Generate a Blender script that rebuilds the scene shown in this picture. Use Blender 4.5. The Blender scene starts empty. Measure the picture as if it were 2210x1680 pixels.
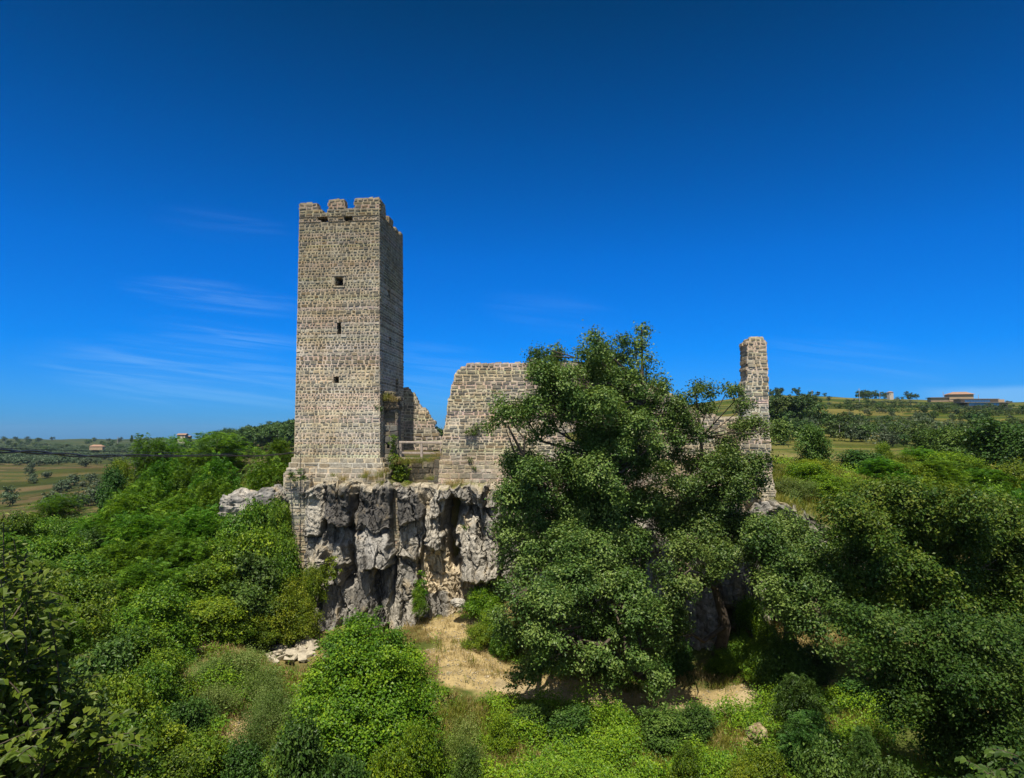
import bpy, math, random
import numpy as np
from mathutils import Vector

# ------------------------------------------------------------------ camera, sky, sun, exposure
scene = bpy.context.scene
C = scene.collection
FPX, CX, CY = 1473.0, 1105.0, 840.0          # the photograph measured on a 2210 x 1680 sheet
PITCH = math.atan(100.0 / FPX)
cp, sp = math.cos(PITCH), math.sin(PITCH)
cam_d = bpy.data.cameras.new('camera')
cam_d.sensor_width = 36.0
cam_d.lens = 36.0 * FPX / 2210.0
cam_d.clip_start = 0.1
cam_d.clip_end = 20000.0
cam = bpy.data.objects.new('camera', cam_d)
C.objects.link(cam)
cam.location = (0, 0, 0)
cam.rotation_euler = (math.radians(90) + PITCH, 0, 0)
scene.camera = cam

SUN_EL, SUN_AZ = math.radians(64), math.radians(193)      # azimuth clockwise from +Y
SUN = Vector((math.sin(SUN_AZ) * math.cos(SUN_EL), math.cos(SUN_AZ) * math.cos(SUN_EL), math.sin(SUN_EL)))
sun_d = bpy.data.lights.new('sun', 'SUN')
sun_d.energy = 4.8
sun_d.angle = math.radians(0.5)
sun_d.color = (1.0, 0.92, 0.79)
sun_o = bpy.data.objects.new('sun', sun_d)
C.objects.link(sun_o)
sun_o.rotation_euler = SUN.to_track_quat('Z', 'Y').to_euler()

scene.view_settings.view_transform = 'Standard'
scene.view_settings.look = 'None'
scene.view_settings.exposure = 0.5
scene.view_settings.gamma = 1.0
scene.cycles.max_bounces = 5
scene.cycles.diffuse_bounces = 3
scene.cycles.glossy_bounces = 2
scene.cycles.transmission_bounces = 3
scene.cycles.use_denoising = True

world = bpy.data.worlds.new('World')
scene.world = world
world.use_nodes = True
wn, wl = world.node_tree.nodes, world.node_tree.links
wn.clear()


def wnode(t, **kw):
    n = wn.new(t)
    for k, v in kw.items():
        setattr(n, k, v)
    return n


def wmath(op, a, b=None, c=None, clamp=False):
    n = wnode('ShaderNodeMath', operation=op, use_clamp=clamp)
    for i, v in enumerate((a, b, c)):
        if v is None:
            continue
        if isinstance(v, (int, float)):
            n.inputs[i].default_value = v
        else:
            wl.new(v, n.inputs[i])
    return n.outputs[0]


sky = wnode('ShaderNodeTexSky', sky_type='NISHITA', sun_disc=False, sun_elevation=SUN_EL, sun_rotation=SUN_AZ,
            air_density=1.0, dust_density=0.3, ozone_density=3.0)
tc = wnode('ShaderNodeTexCoord')
sep = wnode('ShaderNodeSeparateXYZ')
wl.new(tc.outputs['Generated'], sep.inputs[0])
# deep, polarised blue away from the sun; nearer it, out of view, greyed so its fill keeps shade neutral
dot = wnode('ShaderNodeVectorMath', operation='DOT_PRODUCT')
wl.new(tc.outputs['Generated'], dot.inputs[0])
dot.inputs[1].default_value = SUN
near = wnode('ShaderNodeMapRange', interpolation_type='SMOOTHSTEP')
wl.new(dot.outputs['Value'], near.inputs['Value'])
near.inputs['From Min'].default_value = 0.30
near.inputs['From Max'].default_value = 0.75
ramp = wnode('ShaderNodeValToRGB')
wl.new(sep.outputs['Z'], ramp.inputs[0])
cr = ramp.color_ramp
cr.elements[0].position = 0.0
cr.elements[0].color = (0.12, 0.44, 1.08, 1)
cr.elements[1].position = 0.60
cr.elements[1].color = (0.001, 0.19, 0.34, 1)
for pos, col in ((0.05, (0.075, 0.46, 1.16, 1)), (0.12, (0.010, 0.45, 1.20, 1)), (0.25, (0.002, 0.435, 1.14, 1)), (0.40, (0.001, 0.335, 0.80, 1))):
    e = cr.elements.new(pos)
    e.color = col
tint = wnode('ShaderNodeMix', data_type='RGBA', blend_type='MULTIPLY')
tint.inputs[0].default_value = 1.0
wl.new(sky.outputs[0], tint.inputs[6])
wl.new(ramp.outputs[0], tint.inputs[7])
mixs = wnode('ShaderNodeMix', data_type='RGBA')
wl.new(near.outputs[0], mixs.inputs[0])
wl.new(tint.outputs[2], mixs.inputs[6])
neutral_fill = wnode('ShaderNodeHueSaturation')
neutral_fill.inputs['Saturation'].default_value = 0.55
neutral_fill.inputs['Value'].default_value = 1.05
wl.new(sky.outputs[0], neutral_fill.inputs['Color'])
wl.new(neutral_fill.outputs[0], mixs.inputs[7])
# thin cirrus streaks
ax = wmath('DIVIDE', sep.outputs['X'], wmath('MAXIMUM', sep.outputs['Y'], 0.05))
az = wmath('DIVIDE', sep.outputs['Z'], wmath('MAXIMUM', sep.outputs['Y'], 0.05))
comb = wnode('ShaderNodeCombineXYZ')
wl.new(wmath('ADD', wmath('MULTIPLY', ax, 5.0), wmath('MULTIPLY', az, 10.0)), comb.inputs[0])
wl.new(wmath('ADD', wmath('MULTIPLY', az, 70.0), wmath('MULTIPLY', ax, 8.0)), comb.inputs[1])
cn = wnode('ShaderNodeTexNoise')
cn.inputs['Scale'].default_value = 1.0
cn.inputs['Detail'].default_value = 6.0
cn.inputs['Roughness'].default_value = 0.62
cn.inputs['Distortion'].default_value = 0.6
wl.new(comb.outputs[0], cn.inputs['Vector'])
cn2 = wnode('ShaderNodeTexNoise')
cn2.inputs['Scale'].default_value = 5.5
cn2.inputs['Detail'].default_value = 2.0
wl.new(tc.outputs['Generated'], cn2.inputs['Vector'])


def wrange(v, a, b, lo=0.0, hi=1.0):
    n = wnode('ShaderNodeMapRange', interpolation_type='SMOOTHSTEP')
    wl.new(v, n.inputs['Value'])
    n.inputs['From Min'].default_value = a
    n.inputs['From Max'].default_value = b
    n.inputs['To Min'].default_value = lo
    n.inputs['To Max'].default_value = hi
    return n.outputs[0]


def wisp(x0, z0, wx, wz, amt):
    u = wmath('DIVIDE', wmath('SUBTRACT', ax, x0), wx)
    v = wmath('DIVIDE', wmath('ADD', wmath('SUBTRACT', az, z0), wmath('MULTIPLY', wmath('SUBTRACT', ax, x0), 0.13)), wz)
    r = wmath('ADD', wmath('MULTIPLY', u, u), wmath('MULTIPLY', v, v))
    return wmath('MULTIPLY', wrange(r, 0.0, 1.6, 1.0, 0.0), amt)


field = None
for q in ((-.47, .085, .22, .050, 1.0), (-.44, .205, .13, .022, .8), (-.42, .147, .13, .020, .8), (-.43, .315, .10, .025, .2), (.06, .18, .10, .03, .22), (-.10, .085, .10, .05, .6), (.50, .11, .14, .04, .35)):
    w_ = wisp(*q)
    field = w_ if field is None else wmath('MAXIMUM', field, w_)
streak = wmath('MULTIPLY', wmath('ADD', wrange(cn.outputs[0], 0.40, 0.72), wmath('MULTIPLY', cn.outputs[0], 0.25)), wmath('MULTIPLY', field, 0.19))
# a low bank of cloud over the right-hand ridge
bank = wmath('MULTIPLY', wrange(ax, 0.56, 0.68), wrange(wmath('ADD', az, wmath('MULTIPLY', cn2.outputs[0], -0.05)), 0.034, 0.046, 1.0, 0.0))
cloud = wmath('ADD', streak, wmath('MULTIPLY', bank, 0.35), clamp=True)
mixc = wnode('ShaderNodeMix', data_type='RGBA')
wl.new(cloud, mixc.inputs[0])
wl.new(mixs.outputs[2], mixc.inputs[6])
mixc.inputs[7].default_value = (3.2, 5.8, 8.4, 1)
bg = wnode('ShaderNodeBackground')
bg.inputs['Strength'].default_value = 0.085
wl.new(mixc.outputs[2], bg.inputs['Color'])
out = wnode('ShaderNodeOutputWorld')
wl.new(bg.outputs[0], out.inputs['Surface'])

# ------------------------------------------------------------------ helpers
rng = np.random.default_rng(7)
random.seed(7)


def W(px, py, Y):
    """the point of the place at distance Y ahead that the photograph shows at (px, py)"""
    dx, dz = (px - CX) / FPX, (CY - py) / FPX
    k = Y / (cp - dz * sp)
    return np.array((dx * k, Y, (sp + dz * cp) * k))


def PX(x, y, z=0.0):
    yy = y * cp + z * sp
    return CX + FPX * x / yy


def PY(y, z):
    return CY - FPX * (z * cp - y * sp) / (y * cp + z * sp)


def c2(cx, cy):          # enlargements of the photograph used while measuring
    return (680 + cx / 4.2) * .8633, (840 + cy / 4.2) * .8633


def c1(cx, cy):
    return (680 + cx / 4.2) * .8633, (460 + cy / 4.2) * .8633


def c3(cx, cy):
    return (500 + cx / 2.7625) * .8633, (1140 + cy / 2.7625) * .8633


def c4(cx, cy):
    return (1080 + cx / 2.4556) * .8633, (780 + cy / 2.4556) * .8633


def hash01(i, j, k, seed=0):
    n = (i.astype(np.int64) * 374761393 + j.astype(np.int64) * 668265263 + k.astype(np.int64) * 2147483647 + seed * 974634777) & 0xffffffff
    n = ((n ^ (n >> 13)) * 1274126177) & 0xffffffff
    n = ((n ^ (n >> 16)) * 2246822519) & 0xffffffff
    return ((n ^ (n >> 15)) & 0xffffff) / float(0x1000000)


def vnoise(p, seed=0):
    p = np.asarray(p, float)
    i = np.floor(p).astype(np.int64)
    f = p - i
    u = f * f * f * (f * (f * 6 - 15) + 10)
    r = 0
    for a in (0, 1):
        for b in (0, 1):
            for c in (0, 1):
                w = (u[:, 0] if a else 1 - u[:, 0]) * (u[:, 1] if b else 1 - u[:, 1]) * (u[:, 2] if c else 1 - u[:, 2])
                r = r + w * hash01(i[:, 0] + a, i[:, 1] + b, i[:, 2] + c, seed)
    return r * 2 - 1


def fbm(p, octv=4, seed=0, gain=0.5):
    r, a = 0, 1.0
    p = np.asarray(p, float)
    for o in range(octv):
        r = r + a * vnoise(p * (2.03 ** o) + o * 17.3, seed + o)
        a *= gain
    return r


def facets(p, seed=0, slope=0.8):
    """piecewise flat crags: every cell is a tilted plane"""
    p = np.asarray(p, float)
    i0 = np.floor(p).astype(np.int64)
    best = np.full(len(p), 9e9)
    second = np.full(len(p), 9e9)
    val = np.zeros(len(p))
    for a in (-1, 0, 1):
        for b in (-1, 0, 1):
            i, j = i0[:, 0] + a, i0[:, 1] + b
            k = np.zeros_like(i)
            cx = i + hash01(i, j, k, seed)
            cy = j + hash01(i, j, k, seed + 1)
            dx, dy = p[:, 0] - cx, p[:, 1] - cy
            d = dx * dx + dy * dy
            v = (hash01(i, j, k, seed + 2) * 2 - 1) + slope * (dx * (hash01(i, j, k, seed + 3) * 2 - 1) + dy * (hash01(i, j, k, seed + 4) * 2 - 1)) * 2
            m = d < best
            second = np.where(m, best, np.minimum(second, d))
            best = np.where(m, d, best)
            val = np.where(m, v, val)
    return val, np.sqrt(second) - np.sqrt(best)


def sstep(a, b, x):
    t = np.clip((x - a) / (b - a), 0, 1)
    return t * t * (3 - 2 * t)


def tag(o, label=None, cat=None, group=None, kind=None):
    if label:
        o['label'] = label
    if cat:
        o['category'] = cat
    if group:
        o['group'] = group
    if kind:
        o['kind'] = kind
    return o


def empty(name, loc, label, cat, group=None):
    o = bpy.data.objects.new(name, None)
    C.objects.link(o)
    o.location = loc
    return tag(o, label, cat, group)


def mesh(name, V, Q, mats, attrs=None, smooth=False, midx=None, tris=False):
    V = np.asarray(V, np.float32).reshape(-1, 3)
    Q = np.asarray(Q, np.int32)
    k = Q.shape[1]
    me = bpy.data.meshes.new(name)
    me.vertices.add(len(V))
    me.vertices.foreach_set('co', V.ravel())
    me.loops.add(Q.size)
    me.loops.foreach_set('vertex_index', Q.ravel())
    me.polygons.add(len(Q))
    me.polygons.foreach_set('loop_start', np.arange(0, Q.size, k, dtype=np.int32))
    me.polygons.foreach_set('loop_total', np.full(len(Q), k, np.int32))
    for m in (mats if isinstance(mats, (list, tuple)) else [mats]):
        me.materials.append(m)
    if midx is not None:
        me.polygons.foreach_set('material_index', np.asarray(midx, np.int32))
    me.polygons.foreach_set('use_smooth', np.full(len(Q), bool(smooth)))
    for an, (typ, data) in (attrs or {}).items():
        a = me.attributes.new(an, typ, 'POINT')
        if typ == 'FLOAT':
            a.data.foreach_set('value', np.asarray(data, np.float32).ravel())
        else:
            d = np.asarray(data, np.float32)
            if d.shape[1] == 3:
                d = np.concatenate([d, np.ones((len(d), 1), np.float32)], 1)
            a.data.foreach_set('color', d.ravel())
    me.update()
    me.validate()
    return me


def link(name, me, parent=None, loc=(0, 0, 0)):
    o = bpy.data.objects.new(name, me)
    C.objects.link(o)
    o.location = loc
    if parent is not None:
        o.parent = parent
    return o


def copy_tree(root, loc, scale, rz):
    r = root.copy()
    C.objects.link(r)
    r.location, r.scale, r.rotation_euler = loc, scale, (0, 0, rz)
    for ch in root.children:
        c = ch.copy()
        C.objects.link(c)
        c.parent = r
    return r


# ------------------------------------------------------------------ materials
def mat(name):
    m = bpy.data.materials.new(name)
    m.use_nodes = True
    nt = m.node_tree
    b = nt.nodes['Principled BSDF']
    return m, nt, b


def N(nt, t, ins=None, **kw):
    n = nt.nodes.new(t)
    for k, v in kw.items():
        setattr(n, k, v)
    for k, v in (ins or {}).items():
        if hasattr(v, 'is_output'):
            nt.links.new(v, n.inputs[k])
        else:
            n.inputs[k].default_value = v
    return n


def noise(nt, scale, detail=4, rough=0.6, vec=None, dist=0.0):
    ins = {'Scale': scale, 'Detail': detail, 'Roughness': rough, 'Distortion': dist}
    if vec is not None:
        ins['Vector'] = vec
    return N(nt, 'ShaderNodeTexNoise', ins).outputs[0]


def rmap(nt, v, a, b, lo=0.0, hi=1.0):
    return N(nt, 'ShaderNodeMapRange', {'Value': v, 'From Min': a, 'From Max': b, 'To Min': lo, 'To Max': hi}).outputs[0]


def mixc_(nt, f, a, b, mode='MIX'):
    n = nt.nodes.new('ShaderNodeMix')
    n.data_type = 'RGBA'
    n.blend_type = mode
    for i, v in ((0, f), (6, a), (7, b)):
        if hasattr(v, 'is_output'):
            nt.links.new(v, n.inputs[i])
        elif i == 0:
            n.inputs[0].default_value = v
        else:
            n.inputs[i].default_value = (*v, 1) if len(v) == 3 else v
    return n.outputs[2]


def grey(nt, v):
    return N(nt, 'ShaderNodeCombineColor', {0: v, 1: v, 2: v}).outputs[0]


def pos(nt):
    return N(nt, 'ShaderNodeNewGeometry').outputs['Position']


def masonry_material():
    m, nt, b = mat('weathered_masonry')
    p = pos(nt)
    col = N(nt, 'ShaderNodeAttribute', attribute_name='Col').outputs['Color']
    n1 = rmap(nt, noise(nt, 9.0, 5, 0.7, p), 0.3, 0.72, 0.62, 1.35)
    n2 = rmap(nt, noise(nt, 0.55, 4, 0.65, p), 0.3, 0.7, 0.74, 1.2)
    c = mixc_(nt, 1.0, col, grey(nt, n1), 'MULTIPLY')
    c = mixc_(nt, 1.0, c, grey(nt, n2), 'MULTIPLY')
    br = rmap(nt, noise(nt, 0.32, 5, 0.7, p), 0.42, 0.62)
    c = mixc_(nt, br, c, mixc_(nt, 1.0, c, (1.0, .92, .78), 'MULTIPLY'))
    sv = N(nt, 'ShaderNodeMapping', {'Vector': p, 'Scale': (2.2, 2.2, 0.16)}).outputs[0]
    run = rmap(nt, noise(nt, 1.0, 4, 0.6, sv), 0.56, 0.74, 0.0, 0.4)
    c = mixc_(nt, run, c, (0.11, 0.10, 0.085))
    li = rmap(nt, noise(nt, 3.1, 6, 0.75, p), 0.62, 0.72)
    c = mixc_(nt, N(nt, 'ShaderNodeMath', {0: li, 1: 0.45}, operation='MULTIPLY').outputs[0], c, (0.085, 0.082, 0.075))
    nt.links.new(c, b.inputs['Base Color'])
    b.inputs['Roughness'].default_value = 0.95
    b.inputs['Specular IOR Level'].default_value = 0.15
    bp = N(nt, 'ShaderNodeBump', {'Strength': 0.7, 'Distance': 0.03, 'Height': noise(nt, 22.0, 5, 0.65, p)})
    nt.links.new(bp.outputs[0], b.inputs['Normal'])
    return m


def rock_material():
    m, nt, b = mat('limestone_rock')
    p = pos(nt)
    col = N(nt, 'ShaderNodeAttribute', attribute_name='Col').outputs['Color']
    mp = N(nt, 'ShaderNodeMapping', {'Vector': p, 'Scale': (1.0, 1.0, 0.28)}).outputs[0]
    n1 = rmap(nt, noise(nt, 2.6, 7, 0.72, mp, 0.6), 0.3, 0.7, 0.5, 1.45)
    n2 = rmap(nt, noise(nt, 11.0, 6, 0.75, p), 0.3, 0.7, 0.6, 1.35)
    c = mixc_(nt, 1.0, col, grey(nt, n1), 'MULTIPLY')
    c = mixc_(nt, 1.0, c, grey(nt, n2), 'MULTIPLY')
    st = rmap(nt, noise(nt, 1.7, 6, 0.7, mp, 0.4), 0.57, 0.68)
    c = mixc_(nt, N(nt, 'ShaderNodeMath', {0: st, 1: 0.5}, operation='MULTIPLY').outputs[0], c, (0.07, 0.068, 0.066))
    sv = N(nt, 'ShaderNodeMapping', {'Vector': p, 'Scale': (2.6, 2.6, 0.22)}).outputs[0]
    c = mixc_(nt, rmap(nt, noise(nt, 1.0, 5, 0.65, sv, 0.3), 0.55, 0.67, 0.0, 0.5), c, (0.07, 0.066, 0.06))
    c = mixc_(nt, rmap(nt, noise(nt, 0.9, 4, 0.6, p, 0.3), 0.56, 0.70, 0.0, 0.45), c, (0.44, 0.33, 0.17))
    nt.links.new(c, b.inputs['Base Color'])
    b.inputs['Roughness'].default_value = 0.92
    b.inputs['Specular IOR Level'].default_value = 0.2
    h = N(nt, 'ShaderNodeMath', {0: noise(nt, 5.0, 8, 0.72, mp, 0.5), 1: noise(nt, 24.0, 4, 0.6, p)}, operation='ADD').outputs[0]
    bp = N(nt, 'ShaderNodeBump', {'Strength': 0.6, 'Distance': 0.08, 'Height': h})
    nt.links.new(bp.outputs[0], b.inputs['Normal'])
    return m


def ground_material():
    m, nt, b = mat('earth_and_fields')
    p = pos(nt)
    col = N(nt, 'ShaderNodeAttribute', attribute_name='Col').outputs['Color']
    n1 = rmap(nt, noise(nt, 1.3, 8, 0.7, p), 0.3, 0.7, 0.65, 1.3)
    n2 = rmap(nt, noise(nt, 14.0, 5, 0.7, p), 0.3, 0.7, 0.75, 1.25)
    n3 = rmap(nt, noise(nt, 0.035, 6, 0.65, p), 0.3, 0.7, 0.75, 1.25)
    c = col
    for n in (n1, n2, n3):
        c = mixc_(nt, 1.0, c, grey(nt, n), 'MULTIPLY')
    nt.links.new(c, b.inputs['Base Color'])
    b.inputs['Roughness'].default_value = 1.0
    b.inputs['Specular IOR Level'].default_value = 0.05
    bp = N(nt, 'ShaderNodeBump', {'Strength': 0.8, 'Distance': 0.08, 'Height': noise(nt, 7.0, 7, 0.7, p)})
    nt.links.new(bp.outputs[0], b.inputs['Normal'])
    return m


def leaf_material(name, dark, mid, light, gloss=0.35, trans=0.3, rnd=0.25, rough=0.45):
    m, nt, b = mat(name)
    t = N(nt, 'ShaderNodeAttribute', attribute_name='tint').outputs['Fac']
    oi = N(nt, 'ShaderNodeObjectInfo').outputs['Random']
    r = nt.nodes.new('ShaderNodeValToRGB')
    nt.links.new(t, r.inputs[0])
    r.color_ramp.elements[0].color = (*dark, 1)
    r.color_ramp.elements[0].position = 0.05
    r.color_ramp.elements[1].color = (*light, 1)
    r.color_ramp.elements[1].position = 0.95
    e = r.color_ramp.elements.new(0.5)
    e.color = (*mid, 1)
    v = rmap(nt, oi, 0, 1, 1 - rnd, 1 + rnd)
    c = mixc_(nt, 1.0, r.outputs[0], grey(nt, v), 'MULTIPLY')
    oi2 = N(nt, 'ShaderNodeMath', {0: N(nt, 'ShaderNodeMath', {0: oi, 1: 7.31}, operation='MULTIPLY').outputs[0], 1: 1.0}, operation='MODULO').outputs[0]
    hs = N(nt, 'ShaderNodeHueSaturation', {'Hue': rmap(nt, oi2, 0, 1, 0.5 - 0.028 * (rnd / .25), 0.5 + 0.012 * (rnd / .25)), 'Saturation': 1.0, 'Value': 1.0, 'Color': c}).outputs[0]
    nt.links.new(hs, b.inputs['Base Color'])
    b.inputs['Roughness'].default_value = rough
    b.inputs['Specular IOR Level'].default_value = gloss
    tr = N(nt, 'ShaderNodeBsdfTranslucent')
    c2_ = mixc_(nt, 1.0, hs, (1.25, 1.2, 0.5), 'MULTIPLY')
    nt.links.new(c2_, tr.inputs['Color'])
    mx = N(nt, 'ShaderNodeMixShader', {0: trans, 1: b.outputs[0], 2: tr.outputs[0]})
    nt.links.new(mx.outputs[0], nt.nodes['Material Output'].inputs['Surface'])
    return m


def plain(name, col, rough=0.8, spec=0.3, nscale=6.0, amt=0.25, metallic=0.0):
    m, nt, b = mat(name)
    p = N(nt, 'ShaderNodeTexCoord').outputs['Object']
    n1 = rmap(nt, noise(nt, nscale, 5, 0.65, p), 0.3, 0.7, 1 - amt, 1 + amt)
    nt.links.new(mixc_(nt, 1.0, col, grey(nt, n1), 'MULTIPLY'), b.inputs['Base Color'])
    b.inputs['Roughness'].default_value = rough
    b.inputs['Specular IOR Level'].default_value = spec
    b.inputs['Metallic'].default_value = metallic
    bp = N(nt, 'ShaderNodeBump', {'Strength': 0.4, 'Distance': 0.02, 'Height': noise(nt, nscale * 4, 4, 0.6, p)})
    nt.links.new(bp.outputs[0], b.inputs['Normal'])
    return m


M_STONE = masonry_material()
M_ROCK = rock_material()
M_GROUND = ground_material()
M_OAK = leaf_material('oak_leaves', (0.028, 0.070, 0.012), (0.075, 0.143, 0.025), (0.18, 0.255, 0.055), 0.3, 0.24, 0.10)
M_MAPLE = leaf_material('maple_leaves', (0.026, 0.066, 0.009), (0.062, 0.120, 0.013), (0.145, 0.185, 0.022), 0.2, 0.24, 0.12)
M_LOCUST = leaf_material('locust_leaves', (0.032, 0.092, 0.007), (0.068, 0.172, 0.010), (0.15, 0.28, 0.016), 0.2, 0.32, 0.22)
M_BROAD = leaf_material('shrub_leaves', (0.032, 0.086, 0.006), (0.076, 0.168, 0.010), (0.19, 0.29, 0.016), 0.25, 0.28, 0.25)
M_BRIGHT = leaf_material('creeper_leaves', (0.036, 0.095, 0.005), (0.092, 0.188, 0.008), (0.21, 0.31, 0.012), 0.25, 0.25, 0.15)
M_YELLOW = leaf_material('yellowing_leaves', (0.060, 0.115, 0.008), (0.125, 0.195, 0.010), (0.23, 0.27, 0.016), 0.25, 0.30, 0.14)
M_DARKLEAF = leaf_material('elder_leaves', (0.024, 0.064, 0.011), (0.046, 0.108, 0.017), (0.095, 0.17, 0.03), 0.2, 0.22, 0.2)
M_DOGWOOD = leaf_material('dogwood_leaves', (0.030, 0.066, 0.006), (0.070, 0.125, 0.009), (0.155, 0.205, 0.020), 0.28, 0.28, 0.12, 0.5)
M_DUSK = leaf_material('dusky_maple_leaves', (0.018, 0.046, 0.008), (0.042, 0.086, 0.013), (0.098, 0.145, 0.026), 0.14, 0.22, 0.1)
M_OLIVE = leaf_material('olive_leaves', (0.038, 0.065, 0.026), (0.062, 0.098, 0.044), (0.105, 0.145, 0.075), 0.3, 0.1, 0.25)
M_FAR = leaf_material('far_tree_leaves', (0.026, 0.058, 0.014), (0.045, 0.090, 0.020), (0.08, 0.135, 0.028), 0.2, 0.15, 0.3)
M_GRASS = leaf_material('grass_blades', (0.070, 0.110, 0.012), (0.150, 0.180, 0.022), (0.26, 0.25, 0.05), 0.2, 0.3, 0.1)
M_DRY = leaf_material('dry_grass_blades', (0.15, 0.14, 0.03), (0.29, 0.23, 0.08), (0.44, 0.35, 0.16), 0.15, 0.25, 0.1)
M_WEED = leaf_material('weed_leaves', (0.055, 0.105, 0.016), (0.110, 0.175, 0.032), (0.21, 0.27, 0.08), 0.2, 0.3, 0.2)
M_BARK = plain('bark', (0.085, 0.068, 0.05), 0.95, 0.1, 5.0, 0.4)
M_WOOD = plain('grey_weathered_wood', (0.36, 0.30, 0.25), 0.85, 0.2, 9.0, 0.3)
M_CABLE = plain('black_cable_sheath', (0.018, 0.018, 0.02), 0.45, 0.5, 4.0, 0.2)
M_PALE = plain('pale_loose_stone', (0.38, 0.335, 0.25), 0.9, 0.2, 3.0, 0.3)
M_ROOF = plain('terracotta_roof', (0.29, 0.18, 0.12), 0.85, 0.2, 2.0, 0.25)
M_PLASTER = plain('pale_plaster', (0.45, 0.40, 0.33), 0.9, 0.2, 1.5, 0.15)
M_TAN = plain('tan_stone_wall', (0.36, 0.26, 0.16), 0.9, 0.2, 1.5, 0.2)
M_DARKROOF = plain('dark_flat_roof', (0.17, 0.15, 0.125), 0.7, 0.3, 1.0, 0.2)
M_GLASS = plain('window_glass', (0.16, 0.30, 0.48), 0.08, 0.9, 1.0, 0.05)  # blue of the reflected sky is put into the base colour
M_POLE = plain('pole_concrete', (0.33, 0.31, 0.29), 0.85, 0.2, 3.0, 0.15)

# ------------------------------------------------------------------ masonry: every stone is modelled
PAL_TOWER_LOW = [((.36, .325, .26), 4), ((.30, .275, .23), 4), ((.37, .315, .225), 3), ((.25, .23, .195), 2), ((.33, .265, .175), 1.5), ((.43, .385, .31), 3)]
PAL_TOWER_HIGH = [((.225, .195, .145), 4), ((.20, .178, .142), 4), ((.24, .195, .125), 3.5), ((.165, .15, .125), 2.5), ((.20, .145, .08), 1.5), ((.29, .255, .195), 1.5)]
PAL_WALL = [((.30, .27, .215), 4), ((.25, .225, .185), 4), ((.32, .27, .19), 3), ((.18, .165, .14), 2.5), ((.28, .215, .135), 1.2), ((.40, .355, .28), 2.5)]
PAL_GATE = [((.17, .165, .15), 4), ((.125, .12, .11), 3), ((.21, .195, .165), 3), ((.23, .185, .12), 1)]
PAL_DARK = [((.135, .12, .095), 4), ((.095, .09, .08), 3), ((.20, .165, .11), 2.5), ((.27, .24, .19), 1)]
MORTAR = (.56, .49, .39)
MORTAR_HI = (.36, .305, .225)
srng = random.Random(11)


def pick(pal):
    t = srng.random() * sum(w for _, w in pal)
    for c, w in pal:
        t -= w
        if t <= 0:
            break
    k = srng.uniform(.84, 1.18)
    m_ = .25 * (c[0] + c[1] + c[2]) / 3
    return ((c[0] * .75 + m_) * k, (c[1] * .75 + m_) * k, (c[2] * .75 + m_) * k * .95)


class Acc:
    def __init__(s):
        s.V, s.Q, s.c = [], [], []

    def hexa(s, P, col, closed=False):
        n = len(s.V)
        s.V += P
        s.c += [col] * 8
        s.Q += [(n + 4, n + 5, n + 6, n + 7), (n, n + 1, n + 5, n + 4), (n + 1, n + 2, n + 6, n + 5), (n + 2, n + 3, n + 7, n + 6), (n + 3, n, n + 4, n + 7)]
        if closed:
            s.Q.append((n + 3, n + 2, n + 1, n))

    def build(s, name, parent=None, m=None):
        me = mesh(name, s.V, s.Q, m or M_STONE, {'Col': ('FLOAT_COLOR', np.array(s.c))})
        return link(name, me, parent)


def rows_for(z0, z1, h, breaks=()):
    bs = sorted({z0, z1, *[b for b in breaks if z0 < b < z1]})
    rows = []
    for a, b in zip(bs[:-1], bs[1:]):
        n = max(1, round((b - a) / h))
        ws = [srng.uniform(.75, 1.3) for _ in range(n)]
        t = sum(ws)
        z = a
        for w in ws:
            rows.append((z, z + w / t * (b - a)))
            z += w / t * (b - a)
    return rows


def scan(poly, z):
    xs = []
    for (s0, z0), (s1, z1) in zip(poly, poly[1:] + poly[:1]):
        if (z0 <= z) != (z1 <= z):
            xs.append(s0 + (s1 - s0) * (z - z0) / (z1 - z0))
    xs.sort()
    return [(xs[i], xs[i + 1]) for i in range(0, len(xs) - 1, 2)]


def cut(spans, a, b):
    r = []
    for s0, s1 in spans:
        if b <= s0 or a >= s1:
            r.append((s0, s1))
            continue
        if a > s0 + .05:
            r.append((s0, a))
        if b < s1 - .05:
            r.append((b, s1))
    return r


class Frame:
    def __init__(s, O, A, Nn):
        s.O, s.A, s.N = np.array(O, float), np.array(A, float), np.array(Nn, float)

    def p(s, a, n, z):
        v = s.O + s.A * a + s.N * n
        return (v[0], v[1], v[2] + z)


def stone(acc, fr, s0, s1, z0, z1, proud, col, n0=0.0, closed=False, bury=.05):
    j = lambda a: srng.uniform(-a, a)
    iw = min(.028, (s1 - s0) * .2)
    ih = min(.026, (z1 - z0) * .22)
    jj = min(.032, (z1 - z0) * .16)
    P = []
    for (a, z) in ((s0, z0), (s1, z0), (s1, z1), (s0, z1)):
        P.append((a + j(jj), z + j(jj)))
    b = [fr.p(a, n0 - bury, z) for a, z in P]
    f = [fr.p(a + (iw if i in (0, 3) else -iw), n0 + proud + j(.008), z + (ih if i < 2 else -ih)) for i, (a, z) in enumerate(P)]
    acc.hexa(b + f, col, closed)


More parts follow.
